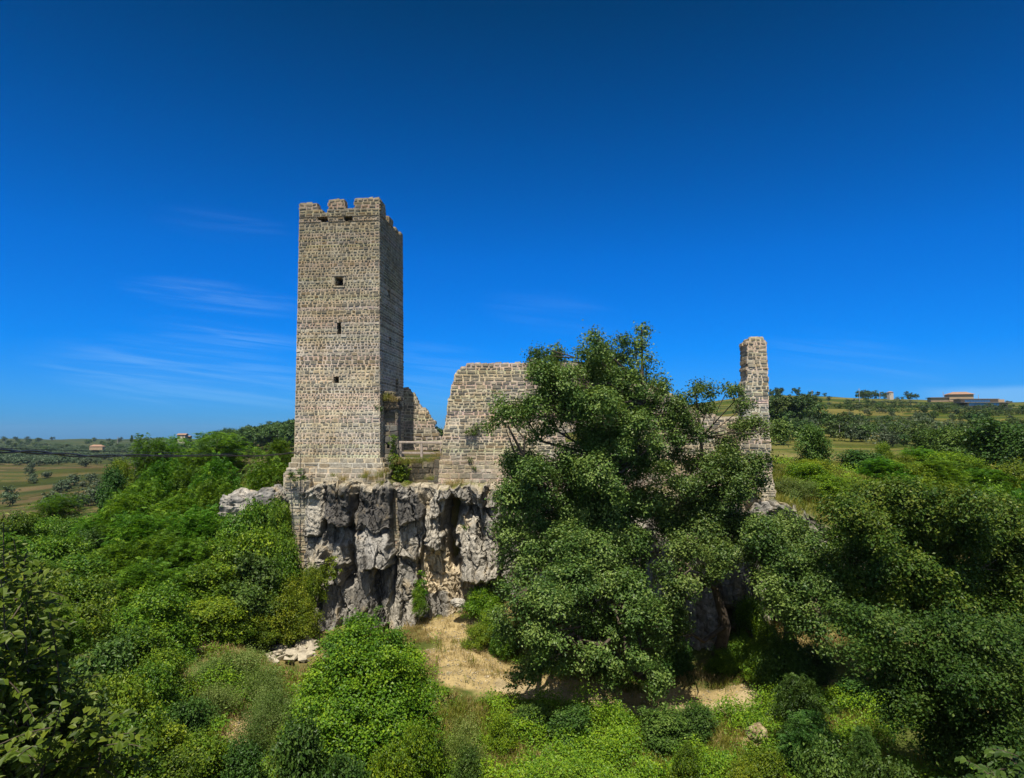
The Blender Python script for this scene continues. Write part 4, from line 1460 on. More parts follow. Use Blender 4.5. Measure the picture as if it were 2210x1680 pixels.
OAK3 = [(1660, 1165, 34), (1700, 1140, 36), (1742, 1175, 40), (1690, 1205, 40), (1650, 1215, 30), (1740, 1230, 38), (1700, 1262, 40), (1655, 1260, 28), (1765, 1275, 34), (1715, 1310, 34), (1670, 1305, 24), (1780, 1200, 26), (1640, 1140, 20), (1735, 1350, 28)]
big_tree('oak_tree', 'low grey green oak standing against the cliff right of the smaller open oak', 'tree', OAK3, 31.0, 1.0, (W(1700, 1440, 32.5)[0], 32.5), M_OAK, 'broad', g, .22, 64, 52, .125, .33, over=2.5, shell=.4)
MAP1 = [(1832, 1095, 40), (1890, 1070, 42), (1955, 1060, 46), (2025, 1085, 48), (2100, 1070, 46), (2165, 1095, 50), (2230, 1110, 50), (1880, 1140, 46), (1950, 1135, 50), (2030, 1160, 52), (2110, 1150, 52), (2185, 1180, 52), (1830, 1165, 40), (1890, 1215, 48), (1970, 1225, 52), (2060, 1240, 54), (2140, 1250, 54), (2215, 1265, 50),
        (1800, 1225, 38), (1830, 1280, 42), (1900, 1290, 44), (1985, 1300, 46), (2070, 1315, 46), (2160, 1330, 46), (2230, 1350, 46), (2260, 1220, 50)]
MAP1 = [(x, y + (22 if y < 1120 else 8), r) for x, y, r in MAP1]
big_tree('maple_tree', 'broad olive green maple with rusty tips filling the right of the view', 'tree', MAP1, 28.5, 1.8, (W(2010, 1450, 31.5)[0], 31.5), M_MAPLE, 'broad', g, .20, 60, 48, .135, .34, shell=.42)
MAP2 = [(1850, 1345, 34), (1905, 1375, 46), (1980, 1385, 50), (2060, 1395, 52), (2140, 1385, 52), (2215, 1400, 52), (1930, 1450, 46), (2010, 1465, 52), (2100, 1480, 54), (2190, 1490, 54), (1960, 1530, 40), (2050, 1560, 50), (2140, 1580, 54), (2230, 1580, 54), (2090, 1640, 50), (2190, 1670, 60), (1850, 1420, 28)]
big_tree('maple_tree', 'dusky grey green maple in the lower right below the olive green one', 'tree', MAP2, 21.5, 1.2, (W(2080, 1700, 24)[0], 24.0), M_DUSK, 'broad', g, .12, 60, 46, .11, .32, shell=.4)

# ---- shrubs and small trees: a few kinds are modelled, every plant is a copy of its own
PROTO = {}


def proto(kind, w, h, nc, m, mode, per_r2, per, L, tr, cr=.42, stem=.07, trunk_h=0.0, dome=True, asp=.62, flat=.55):
    out_ = []
    for v in range(2):
        gg = np.random.default_rng(abs(hash(kind)) % 1000 + v if False else sum(map(ord, kind)) * 7 + v)
        cl = []
        for k in range(nc):
            a = 2 * math.pi * (k * .618 + gg.random() * .2)
            f = (k + .5) / nc
            if dome:
                zz = trunk_h + (h - trunk_h) * (.18 + .62 * (1 - f) + gg.uniform(-.06, .06))
                rr = w * .5 * .68 * math.sqrt(f) * gg.uniform(.75, 1.1)
            else:
                zz = trunk_h + (h - trunk_h) * (.12 + .74 * f)
                rr = w * .5 * .55 * math.sin(math.pi * min(1, .25 + .75 * (1 - f))) * gg.uniform(.5, 1.1)
            r = w * .5 * cr * gg.uniform(.55, 1.3)
            cl.append(((rr * math.cos(a), rr * math.sin(a), zz), (r, r, r * .8)))
        for k in range(int(nc * 1.7)):       # shoots breaking the outline
            c, r = cl[int(gg.integers(nc))]
            d = rdir(1, gg)[0]
            d[2] = abs(d[2]) * .9
            q = np.array(c) + d * np.array(r) * gg.uniform(.85, 1.35)
            cl.append((tuple(q), (r[0] * .27, r[0] * .27, r[0] * .34)))
        tw = twigs_in(cl, per_r2, gg, .5, .25, .45)
        V, T = broad(tw, per, L, tr, gg, asp, .8, flat) if mode == 'broad' else fronds(tw, per, tr, 12, L, gg)
        cm = crown_mesh('foliage', V, T, m)
        tv, tq = limbs((0, 0, 0), [c for c, r in cl[:nc]], stem, gg, 5, .3)
        tm = mesh('stem', tv, tq, M_BARK, smooth=True)
        out_.append((cm, tm, w, h))
    PROTO[kind] = out_


proto('broad', 3.4, 3.2, 16, M_BROAD, 'broad', 85, 26, .12, .26)
proto('locust', 4.2, 4.0, 17, M_LOCUST, 'frond', 52, 4, .125, .44, cr=.46, asp=.5)
proto('locust_tree', 4.0, 6.5, 17, M_LOCUST, 'frond', 46, 4, .125, .45, cr=.5, trunk_h=1.0, dome=False, stem=.11)
proto('dark', 3.0, 2.8, 14, M_DARKLEAF, 'broad', 75, 22, .14, .28)
proto('yellow', 3.0, 2.4, 13, M_YELLOW, 'broad', 85, 24, .10, .26)
proto('bright', 3.2, 3.0, 14, M_BRIGHT, 'broad', 85, 26, .11, .26)
proto('weed', 2.2, 1.3, 12, M_WEED, 'broad', 170, 26, .05, .22, stem=.012)
proto('sumac', 3.6, 4.0, 15, M_DARKLEAF, 'frond', 46, 4, .14, .48, cr=.46, asp=.42)
proto('maple', 4.0, 4.2, 16, M_MAPLE, 'broad', 80, 26, .13, .28)
proto('cone', 3.0, 3.6, 15, M_DARKLEAF, 'broad', 85, 24, .13, .26, dome=False)
KIND_NAME = {'sumac': 'young_tree', 'broad': 'shrub', 'locust': 'locust_shrub', 'locust_tree': 'locust_tree', 'dark': 'shrub', 'yellow': 'shrub', 'bright': 'shrub', 'weed': 'weed_clump', 'maple': 'maple_tree', 'cone': 'small_tree'}
KIND_CAT = {'sumac': 'tree', 'locust_tree': 'tree', 'maple': 'tree', 'cone': 'tree', 'weed': 'weeds'}
USED = {}
prng = random.Random(5)


def plant(kind, px, top, Y, wpx, label, group=None, hmin=1.0, sink=.15):
    i = prng.randrange(2)
    cm, tm, w, h = PROTO[kind][i]
    x = W(px, top, Y)[0]
    z0 = H1(x, Y) - sink
    zt = W(px, top, Y)[2]
    hh = max(zt - z0, hmin)
    sxy = wpx / FPX * Y / w
    s_z = hh / h
    sz_ = min(max(s_z, sxy * .55), sxy * 2.0)
    if s_z > sz_ + .01:          # standing on a taller stem than the pattern: lift it
        z0 = zt - sz_ * h
    key = (kind, i)
    if key not in USED:
        r = empty(KIND_NAME[kind], (0, 0, 0), label, KIND_CAT.get(kind, 'shrub'), group)
        link('foliage' if 'tree' not in KIND_NAME[kind] else 'crown', cm, r)
        link('stem' if 'tree' not in KIND_NAME[kind] else 'trunk', tm, r)
        USED[key] = r
        r.location, r.scale, r.rotation_euler = (x, Y, z0), (sxy, sxy, sz_), (0, 0, prng.uniform(0, 6.28))
    else:
        r = copy_tree(USED[key], (x, Y, z0), (sxy, sxy, sz_), prng.uniform(0, 6.28))
        if 'group' in r:
            del r['group']
        tag(r, label, None, group)
    return r


TH = 'shrubs of the thicket left of the cliff'
LL = 'feathery green locust growing in the dense thicket left of the tower'
LB = 'leafy green shrub growing in the dense thicket left of the cliff'
PLANTS = [
    # behind, on the ridge left of the tower
    ('locust_tree', 322, 940, 56, 80, 'slim pale green locust tree showing its bare trunk above the black cable'),
    ('locust_tree', 372, 944, 58, 85, 'rounded locust tree just below the white house on the ridge'),
    ('locust_tree', 487, 934, 57, 130, 'wide feathery locust tree in front of the dark wood left of the tower'),
    ('locust_tree', 420, 968, 55, 110, 'locust tree with its crown crossed by the cable left of the wide feathery one'),
    ('locust', 604, 946, 52, 70, 'bright locust crown touching the left edge of the tower above the cable'),
    ('locust', 570, 984, 46.5, 150, 'drooping feathery locust over the two grey boulders'),
    ('locust', 470, 985, 48, 130, 'full green locust left of the drooping one over the boulders'),
    ('locust', 415, 1000, 49, 120, 'green locust bush below the cable in the middle of the left ridge'),
    ('locust', 350, 990, 50, 120, 'light green locust bush behind the ivy covered stump'),
    ('yellow', 262, 985, 54, 60, 'thin yellowish young tree with a bare stem beside the fields'),
    ('dark', 242, 1008, 47, 68, 'dark ivy covered stump sticking up at the edge of the fields'),
    ('locust', 318, 1030, 45, 110, 'locust bush just right of the ivy covered stump'),
    ('locust', 385, 1040, 44, 150, LL, TH), ('locust', 455, 1030, 45, 120, LL, TH), ('locust', 280, 1065, 42, 150, LL, TH),
    ('locust', 350, 1075, 40, 170, LL, TH), ('locust', 430, 1085, 39.5, 170, LL, TH), ('locust', 300, 1110, 38, 160, LL, TH),
    ('locust', 215, 1115, 42, 130, LL, TH), ('locust_tree', 128, 1066, 50, 110, 'feathery locust rising against the tan fields at the far left'),
    ('broad', 90, 1100, 45, 130, LB, TH), ('broad', 40, 1120, 44, 110, LB, TH), ('broad', 165, 1110, 44, 110, LB, TH), ('locust', 10, 1150, 38, 120, LL, TH),
    ('dark', 195, 1145, 38, 100, LB, TH), ('broad', 120, 1160, 36, 150, LB, TH), ('broad', 175, 1185, 34, 170, LB, TH), ('locust', 262, 1165, 35.5, 190, LL, TH),
    ('locust', 350, 1150, 36.5, 170, LL, TH), ('locust', 415, 1170, 36, 150, LL, TH), ('locust', 60, 1190, 32, 140, LL, TH),
    ('broad', 556, 1066, 40.3, 120, 'leafy shrub climbing up between the two grey boulders'),
    ('broad', 500, 1110, 39, 120, LB, TH), ('broad', 605, 1085, 38.3, 75, 'ivy leaved shrub climbing the buttress under the tower'),
    ('broad', 560, 1130, 37.8, 150, LB, TH), ('broad', 610, 1150, 37.4, 90, LB, TH), ('broad', 480, 1165, 36.8, 150, LB, TH), ('dark', 540, 1185, 36, 150, LB, TH), ('broad', 600, 1205, 36, 120, LB, TH),
    ('locust', 310, 1225, 32, 190, LL, TH), ('broad', 235, 1240, 31, 170, LB, TH), ('broad', 160, 1235, 29, 170, LB, TH), ('broad', 90, 1225, 27, 150, LB, TH), ('broad', 460, 1225, 34.5, 160, LB, TH), ('dark', 530, 1245, 34.5, 150, LB, TH),
    ('locust', 390, 1235, 34, 140, LL, TH),
    ('yellow', 634, 1235, 36.0, 85, 'bright yellow green shrub at the end of the hanging cable'),
    ('yellow', 676, 1215, 36.6, 60, 'yellowing shrub pressed against the foot of the cliff'), ('yellow', 652, 1290, 35.6, 80, 'yellow green bush below the cliff right of the thicket'),
    ('yellow', 600, 1285, 35.0, 125, 'spreading yellow green shrub above the heap of loose stones'), ('yellow', 540, 1318, 33.8, 110, 'yellow green shrub left of the heap of loose stones'),
    ('broad', 470, 1290, 32.6, 150, LB, TH), ('broad', 560, 1345, 33.6, 80, LB, TH), ('broad', 500, 1345, 32.6, 100, LB, TH), ('yellow', 640, 1325, 35.0, 80, 'low yellow green bush just behind the heap of loose stones'),
    ('broad', 340, 1285, 29.5, 170, LB, TH), ('broad', 265, 1300, 28, 170, LB, TH), ('broad', 185, 1310, 26, 170, LB, TH), ('locust', 110, 1300, 24, 150, LL, TH), ('broad', 375, 1340, 29.5, 110, LB, TH),
    ('broad', 300, 1370, 26, 170, LB, TH), ('dark', 215, 1390, 23, 160, LB, TH), ('broad', 355, 1410, 25.5, 110, LB, TH), ('broad', 330, 1450, 23, 140, LB, TH), ('broad', 260, 1470, 20, 170, LB, TH), ('dark', 180, 1470, 18, 180, LB, TH),
    ('dark', 400, 1500, 22.5, 110, 'low dark green shrub in the middle of the weedy slope'), ('broad', 345, 1540, 20, 170, LB, TH), ('broad', 270, 1580, 17, 200, LB, TH), ('broad', 430, 1570, 20.5, 150, 'low leafy bush at the bottom of the weedy slope'), ('broad', 370, 1630, 17.5, 180, 'leafy bush cut by the bottom edge left of the creeper mound'),
    ('dark', 520, 1600, 20.5, 110, 'dark leafy shrub left of the creeper mound'),
    # weedy slope
    ('weed', 520, 1405, 28, 150, 'tall grey green weeds on the slope below the loose stones'), ('weed', 575, 1435, 26.8, 100, 'grey green weeds beside the creeper mound'), ('weed', 445, 1430, 27.5, 110, 'pale weeds near the small dirt track on the left'), ('weed', 580, 1490, 25, 110, 'wispy weeds between dry grass and the creeper mound'), ('weed', 470, 1480, 25.5, 120, 'grey green weeds in the middle of the slope'),
    ('weed', 620, 1560, 22.5, 90, 'weeds at the left foot of the creeper mound'), ('weed', 550, 1540, 23.2, 110, 'wispy weeds above the dark shrub left of the creeper mound'),
    # below the path
    ('dark', 650, 1550, 19.0, 150, 'dark elder shrub with long leaves in front of the creeper mound'), ('bright', 900, 1545, 20.0, 110, 'bright leafy shrub at the right foot of the creeper mound'), ('bright', 845, 1600, 18.5, 120, 'low bright shrub at the bottom edge under the creeper mound'), ('dark', 745, 1610, 18.0, 130, 'dark leafy shrub at the bottom edge under the creeper mound'),
    ('bright', 1035, 1265, 36.6, 80, 'bright green bush at the cliff foot by the small white boulder'), ('bright', 1065, 1310, 35.2, 70, 'bright green bush left of the large oak above the sandy bank'), ('bright', 905, 1262, 37.0, 38, 'small green bush clinging to the foot of the cliff'), ('yellow', 1030, 1345, 34.4, 70, 'small yellow green bush on the sandy bank'),
    ('broad', 1085, 1345, 34.0, 60, 'dark green bush at the left foot of the large oak'),
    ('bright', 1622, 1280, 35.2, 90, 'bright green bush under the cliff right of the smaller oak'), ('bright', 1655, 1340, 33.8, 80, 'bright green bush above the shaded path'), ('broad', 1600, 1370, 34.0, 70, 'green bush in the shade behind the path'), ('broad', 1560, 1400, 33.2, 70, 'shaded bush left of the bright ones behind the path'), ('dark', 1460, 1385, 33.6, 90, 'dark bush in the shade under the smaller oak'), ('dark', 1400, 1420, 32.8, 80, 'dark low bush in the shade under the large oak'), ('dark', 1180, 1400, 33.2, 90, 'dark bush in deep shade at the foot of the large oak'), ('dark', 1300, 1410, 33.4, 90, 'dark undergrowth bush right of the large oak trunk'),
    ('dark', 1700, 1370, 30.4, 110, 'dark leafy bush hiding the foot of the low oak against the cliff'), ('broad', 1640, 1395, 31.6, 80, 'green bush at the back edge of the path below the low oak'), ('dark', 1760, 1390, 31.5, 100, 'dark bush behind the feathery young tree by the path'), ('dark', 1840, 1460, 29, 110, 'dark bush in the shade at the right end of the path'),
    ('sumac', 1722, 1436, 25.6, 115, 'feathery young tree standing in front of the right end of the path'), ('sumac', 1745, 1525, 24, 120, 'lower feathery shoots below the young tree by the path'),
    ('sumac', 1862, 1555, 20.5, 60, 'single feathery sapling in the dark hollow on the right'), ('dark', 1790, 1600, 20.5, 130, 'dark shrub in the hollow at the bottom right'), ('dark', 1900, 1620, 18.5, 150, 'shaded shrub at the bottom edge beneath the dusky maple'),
    ('dark', 1440, 1530, 26.8, 120, 'bush darkened for the shade band under the path edge farther right'), ('dark', 1140, 1518, 27.6, 90, 'low bush darkened for the shade band under the left end of the path'), ('dark', 1500, 1520, 27.3, 90, 'bush darkened for the shade band under the path edge left of the feathery young tree'), ('dark', 1230, 1525, 27, 110, 'bush darkened for the shade band under the path edge below the large oak'), ('broad', 1650, 1610, 22.5, 110, 'green bush below the round tan boulder'),  # the dark-leaved bushes here stand in for the shadow band below the path
    ('weed', 1695, 1035, 39.6, 90, 'tall dry weeds on the rock edge right of the pillar foot'), ('weed', 1705, 1072, 38.4, 80, 'dry weeds on the lip of the cliff below the pillar'), ('yellow', 1760, 1085, 39.4, 80, 'yellow green bush hanging over the rock edge'), ('weed', 1660, 1100, 37.6, 60, 'small weeds beside the rounded grey boulder'), ('weed', 1735, 1045, 40.4, 90, 'grey green weeds at the foot of the bank'),
    ('weed', 1000, 1560, 24, 110, 'wispy weeds right of the creeper mound'), ('broad', 1480, 1610, 22, 90, 'small green bush near the bottom edge below the path'), ('bright', 1080, 1530, 26, 70, 'small bright bush at the left end of the path'), ('dark', 1010, 1610, 21, 70, 'small dark bush by the bottom edge right of the creeper mound'), ('yellow', 1600, 1630, 21, 90, 'yellow green bush at the bottom edge below the round tan boulder'),
    # the bank and the plateau on the right
    ('cone', 1760, 914, 47, 98, 'dense dark green young tree standing alone on the grassy bank'),
    ('yellow', 1745, 1010, 45, 110, 'yellow green bush at the foot of the lone young tree'), ('bright', 1740, 1068, 42.5, 110, 'bright green bush on the bank below the lone young tree'), ('bright', 1790, 1110, 41, 100, 'bright green bush on the rock below the grassy bank'), ('yellow', 1820, 1070, 43, 80, 'yellow green bush to the right on the grassy bank'),
    ('bright', 1905, 950, 62, 44, 'slim bright sapling right of the lone young tree'),
    ('dark', 1870, 985, 54, 120, 'dark leafy bush at the edge of the bright shrubs on the right slope'),
    ('dark', 2150, 904, 62, 190, 'large dark rounded tree crown at the right edge before the hill'), ('dark', 2060, 918, 74, 120, 'dark tree crown left of the large rounded one before the hill'), ('dark', 2215, 930, 58, 130, 'dark tree crown cut by the right edge before the hill'),
    ('dark', 2005, 925, 80, 100, 'grey green tree crown at the foot of the hill'),
]
for px, top, Y, w, kd in ((-40, 1240, 30, 190, 'broad'), (-30, 1160, 38, 170, 'locust'), (-20, 1340, 24, 190, 'broad'), (-60, 1420, 19, 220, 'broad')):
    PLANTS.append((kd, px, top, Y, w, 'leafy green shrub half cut by the left edge of the view', 'shrubs cut by the left edge'))
for px, top, Y, w, kd in ((2262, 1120, 36, 170, 'maple'), (2268, 1240, 30, 180, 'maple'), (2262, 1400, 25, 190, 'broad')):
    PLANTS.append((kd, px, top, Y, w, 'dense leafy growth half cut by the right edge of the view', 'growth cut by the right edge'))
RS = 'sunlit shrubs on the right hand slope'
for px, top, Y, w in ((1935, 985, 56, 110), (1985, 970, 58, 120), (2040, 975, 56, 130), (1900, 1010, 50, 110), (1960, 1010, 50, 120), (2020, 1010, 50, 120), (2080, 990, 54, 130), (2130, 1010, 50, 130), (2190, 1005, 50, 140), (2085, 1035, 45, 130), (2150, 1040, 44, 140), (2210, 1050, 42, 140), (2020, 1045, 44, 130), (1950, 1045, 43, 110), (1890, 1050, 43, 100), (2250, 1000, 52, 140)):
    PLANTS.append((('bright', 'locust', 'yellow', 'locust')[len(PLANTS) % 4], px, top, Y, w, 'sunlit green shrub among many on the right slope below the hill', RS))
for q in PLANTS:
    if len(q) > 6 and q[6] == TH:
        q = (q[0], q[1], q[2] + prng.gauss(0, 13), *q[3:])
    plant(*q)

# ---- the mound smothered in creeper
gm = np.random.default_rng(33)
MOUND = [(770, 1382, 48, 23.4), (722, 1405, 46, 23.2), (828, 1398, 48, 23.2), (688, 1452, 42, 23.0), (760, 1450, 72, 22.6), (838, 1448, 66, 22.6), (886, 1442, 38, 23.2), (680, 1512, 50, 22.3), (752, 1530, 78, 21.6), (840, 1528, 76, 21.7), (893, 1505, 42, 22.6),
         (662, 1570, 44, 21.6), (732, 1602, 74, 20.8), (822, 1610, 74, 20.8), (890, 1580, 46, 21.8), (702, 1655, 56, 20.2), (792, 1672, 66, 20.2), (868, 1655, 48, 20.8), (632, 1622, 36, 21)]
MOUND = [(788 + (x - 788) * .93, y + 6, r * .84, d) for x, y, r, d in MOUND]
big_tree('creeper_covered_shrub', 'big bright green mound of creeper at the centre of the foreground slope', 'shrub', MOUND, 23, .3, (W(775, 1700, 23.0)[0], 23.0), M_BRIGHT, 'broad', gm, .16, 120, 40, .088, .25, depth_scale=1.15, shell=.6, asp=.72)


def oval_leaves(c, n, t, L, Wd, fold=.16):
    t = unit(t - n * np.sum(t * n, 1, keepdims=True))
    b = np.cross(n, t)
    L, Wd = L.reshape(-1, 1), Wd.reshape(-1, 1)
    base, tip = c - t * L * .5, c + t * L * .5 - n * L * .12
    l1, l2 = c - t * L * .2 - b * Wd * .48 + n * Wd * fold, c + t * L * .18 - b * Wd * .36 + n * Wd * fold * .8
    r1, r2 = c - t * L * .2 + b * Wd * .48 + n * Wd * fold, c + t * L * .18 + b * Wd * .36 + n * Wd * fold * .8
    V = np.stack([base, l1, l2, tip, r2, r1], 1).reshape(-1, 3)
    i = np.arange(len(c))[:, None] * 6
    Q = np.concatenate([i + np.array([[0, 3, 2, 1]]), i + np.array([[0, 5, 4, 3]])], 0)
    return V, Q


def near_shrub(label, base, stems, m, g, L=.075, step=.035):
    """arching stems carrying opposite pairs of oval leaves; stems: list of polylines of (px, py, Y)"""
    bz = H1(*base)
    org = np.array((base[0], base[1], bz))
    root = empty('dogwood_shrub', tuple(org), label, 'shrub')
    paths, Cn, Tn, Nn, Ls, Ti = [], [], [], [], [], []
    for st in stems:
        tip = W(*st) - org
        b0 = np.array((g.normal() * .25, g.normal() * .25, -.1))
        mid = (b0 + tip) / 2 + np.array((g.normal() * .2, g.normal() * .2, .35))
        t = np.linspace(0, 1, 12)[:, None]
        p = (1 - t) ** 2 * b0 + 2 * t * (1 - t) * mid + t * t * tip
        paths.append((p, np.linspace(.016, .004, 12)))
        subs = [(p, .45)]
        for q in range(11):
            f = g.uniform(.35, 1.0)
            a = p[int(f * 11)]
            d = unit((rdir(1, g) + np.array([[0, 0, .25]])))[0]
            ln = g.uniform(.25, .6)
            tt = np.linspace(0, 1, 7)[:, None]
            pp = a + d * ln * tt - np.array((0, 0, 1)) * .18 * tt * tt
            paths.append((pp, np.linspace(.006, .0025, 7)))
            subs.append((pp, 0.1))
        for pp, f0 in subs:
            ln = np.linalg.norm(pp[-1] - pp[0])
            n = max(4, int(ln * (1 - f0) / step))
            tt = np.linspace(f0, 1, n)
            idx = tt * (len(pp) - 1)
            pos_ = np.stack([np.interp(idx, np.arange(len(pp)), pp[:, k]) for k in range(3)], 1)
            dr = unit(np.gradient(pp, axis=0))
            dirs = np.stack([np.interp(idx, np.arange(len(pp)), dr[:, k]) for k in range(3)], 1)
            for sg in (-1, 1):
                sd = unit(np.cross(dirs, np.array((0, 0, 1.0)) + g.normal(size=(n, 3)) * .35)) * sg
                td = unit(sd + dirs * .55 - np.array((0, 0, .35)) + g.normal(size=(n, 3)) * .2)
                l = L * g.uniform(.6, 1.25, n)
                Cn.append(pos_ + td * (l * .6)[:, None])
                Tn.append(td)
                Nn.append(unit(np.array((0, 0, 1.0)) + np.array((0, -.35, 0)) + g.normal(size=(n, 3)) * .4))
                Ls.append(l)
                Ti.append(np.clip(.5 + g.normal() * .12 + g.normal(size=n) * .16, 0, 1))
    Cn, Tn, Nn, Ls, Ti = map(np.concatenate, (Cn, Tn, Nn, Ls, Ti))
    V, Q = oval_leaves(Cn, Nn, Tn, Ls, Ls * .62)
    link('foliage', mesh('foliage', V, Q, m, {'tint': ('FLOAT', np.repeat(Ti, 6))}), root)
    tv, tq = tube(paths, 5)
    link('stem', mesh('stem', tv, tq, M_BARK, smooth=True), root)


gn = np.random.default_rng(44)
stems = []
for k in range(74):
    py = gn.uniform(1190, 1700)
    mx = np.interp(py, [1150, 1250, 1350, 1450, 1560, 1700], [70, 110, 150, 170, 225, 270])
    stems.append((gn.uniform(-90, mx), py, gn.uniform(5.2, 7.2)))
stems += [(30, 1165, 6.4), (8, 1110, 6.2), (60, 1190, 6.5)]
near_shrub('large leaved dogwood close by in the lower left corner', (W(20, 1400, 6.4)[0], 6.4), stems, M_DOGWOOD, gn, .076)
stems = [(gn.uniform(2130, 2300), gn.uniform(1635, 1760), gn.uniform(6.2, 7.4)) for k in range(20)]
near_shrub('dark leaved dogwood close by in the lower right corner', (W(2230, 1500, 6.8)[0], 6.8), stems, M_DARKLEAF, gn, .085)


# ---- growth on the ground
def region(n, pxa, pxb, Ya, Yb, g):
    Y = np.sqrt(g.uniform(Ya * Ya, Yb * Yb, n))
    px = g.uniform(pxa, pxb, n)
    return (px - CX) / FPX * Y, Y


def path_mask(x, y):
    px = CX + FPX * x / y
    py_ = np.interp(px, [955, 1040, 1130, 1250, 1380, 1500, 1600, 1680, 1760, 1850], [31.9, 31.3, 30.6, 30.1, 29.7, 29.9, 30.3, 30.6, 30.3, 28.6])
    return np.where((px > 950) & (px < 1860), np.abs(y - py_), 9.0)


def tooclose(x, y):
    return y > cliff_y(x) - .3


def undergrowth():
    g = np.random.default_rng(51)
    VV, TT_, MI = [], [], []
    for (n, a, b, c, d, L, mound, mi) in ((13000, 920, 2000, 19, 29.4, .085, .75, 0), (13000, 930, 1900, 20, 29.4, .08, .95, 1), (4200, 940, 1720, 30.6, 36, .08, .5, 1), (9000, 1950, 2750, 14, 40, .11, .8, 1), (9000, -500, 200, 12, 42, .11, .8, 1), (6500, 200, 760, 17, 31, .08, .5, 0), (4000, 200, 700, 17, 29, .09, .6, 1), (5000, 1640, 2050, 39.5, 60, .13, .7, 0), (2500, 1640, 1900, 33, 39.5, .10, .5, 0), (3500, 300, 660, 43, 60, .13, .7, 0)):
        x, y = region(n, a, b, c, d, g)
        p = np.stack([x, y, np.zeros(n)], 1)
        dens = fbm(p * .55 + mi * 9, 4, 61 + mi)
        keep = (dens + g.normal(size=n) * .15 > -.15) & (bare_at(x, y) < .35) & (path_mask(x, y) > .75)
        if c < 38 and d < 40:
            keep &= ~tooclose(x, y)
        x, y, dens = x[keep], y[keep], dens[keep]
        pk = np.stack([x, y, np.zeros(len(x))], 1)
        h = np.clip(dens * .7 + .8 * fbm(pk * 1.35, 3, 66) + .32, .03, 1.3) * mound * g.uniform(.35, 1.0, len(x))
        z = H(x, y) + h
        per = 9
        base = np.repeat(np.stack([x, y, z], 1), per, 0) + g.normal(size=(len(x) * per, 3)) * np.array((.16, .16, .08))
        m = len(base)
        nn = unit(np.array((0, -.25, 1.0)) + g.normal(size=(m, 3)) * .55)
        l = L * g.uniform(.6, 1.35, m)
        VV.append(leaf_quads(base, nn, rdir(m, g), l, l * .66))
        TT_.append(np.repeat(np.clip(.5 + np.repeat(dens * .3, per) + g.normal(size=m) * .17, 0, 1), 4))
        MI.append(np.full(m, mi))
    V = np.concatenate(VV)
    me = mesh('undergrowth', V, quads(len(V) // 4), [M_BRIGHT, M_BROAD], {'tint': ('FLOAT', np.concatenate(TT_))}, midx=np.concatenate(MI))
    tag(link('undergrowth', me), 'low leafy green ground cover spreading over the slopes', 'undergrowth', kind='stuff')


def blades(x, y, z, h, w, g, lean=.35):
    n = len(x)
    b = np.stack([x, y, z], 1)
    a = g.uniform(0, 6.28, n)
    side = np.stack([np.cos(a), np.sin(a), 0 * a], 1)
    ln = rdir(n, g) * lean
    ln[:, 2] = 0
    mid = b + np.array((0, 0, 1.0)) * (h * .6)[:, None] + ln * (h * .4)[:, None]
    tip = b + np.array((0, 0, 1.0)) * (h * (1 - .25 * np.linalg.norm(ln, axis=1)))[:, None] + ln * (h * 1.2)[:, None]
    w = np.asarray(w) * np.ones(n)
    V = np.stack([b - side * (w * .5)[:, None], mid - side * (w * .42)[:, None], tip, mid + side * (w * .42)[:, None]], 1)
    return V.reshape(-1, 3)


def grass(name, label, spec, m, seed, thr):
    g = np.random.default_rng(seed)
    VV, TT_ = [], []
    for (n, a, b, c, d, hh, w) in spec:
        x, y = region(n, a, b, c, d, g)
        p = np.stack([x, y, np.zeros(n)], 1)
        dens = fbm(p * .7, 4, seed)
        keep = (dens + g.normal(size=n) * .12 > thr) & (path_mask(x, y) > .6) & (bare_at(x, y) + .4 * g.normal(size=n) < .72)
        if c < 37 and d < 40:
            keep &= ~tooclose(x, y)
        x, y, dens = x[keep], y[keep], dens[keep]
        per = 7
        m_ = len(x) * per
        X = np.repeat(x, per) + g.normal(size=m_) * .09
        Y = np.repeat(y, per) + g.normal(size=m_) * .09
        h = hh * g.uniform(.45, 1.25, m_)
        VV.append(blades(X, Y, H(X, Y) - .02, h, w, g))
        TT_.append(np.repeat(np.clip(.5 + np.repeat(dens * .35, per) + g.normal(size=m_) * .16, 0, 1), 4))
    V = np.concatenate(VV)
    me = mesh(name, V, quads(len(V) // 4), m, {'tint': ('FLOAT', np.concatenate(TT_))})
    tag(link(name, me), label, 'grass', kind='stuff')


undergrowth()
grass('green_grass', 'rough yellow green grass on the slopes and the bank', [(13000, 920, 1900, 19, 29.6, .34, .028), (5000, 250, 720, 17, 31, .32, .028), (9000, 1640, 2000, 38.5, 66, .55, .05), (9000, 1660, 1890, 38.8, 50, .55, .045), (1600, 945, 1700, 30.6, 35, .4, .03), (1500, 850, 960, 39.9, 43, .35, .035), (3500, 250, 640, 42, 58, .5, .05), (4000, 1950, 2700, 16, 60, .5, .05), (4000, -450, 250, 14, 60, .5, .05)], M_GRASS, 71, -.2)
grass('dry_grass', 'dry straw coloured grass on the sandy bank and slopes', [(4600, 880, 1130, 31, 38.2, .19, .022), (4200, 260, 720, 18, 31.5, .34, .026), (3200, 920, 1800, 21, 29.6, .30, .026), (2600, 1620, 1900, 35, 46, .4, .035), (900, 1130, 1750, 30.6, 33, .25, .025)], M_DRY, 83, -.25)


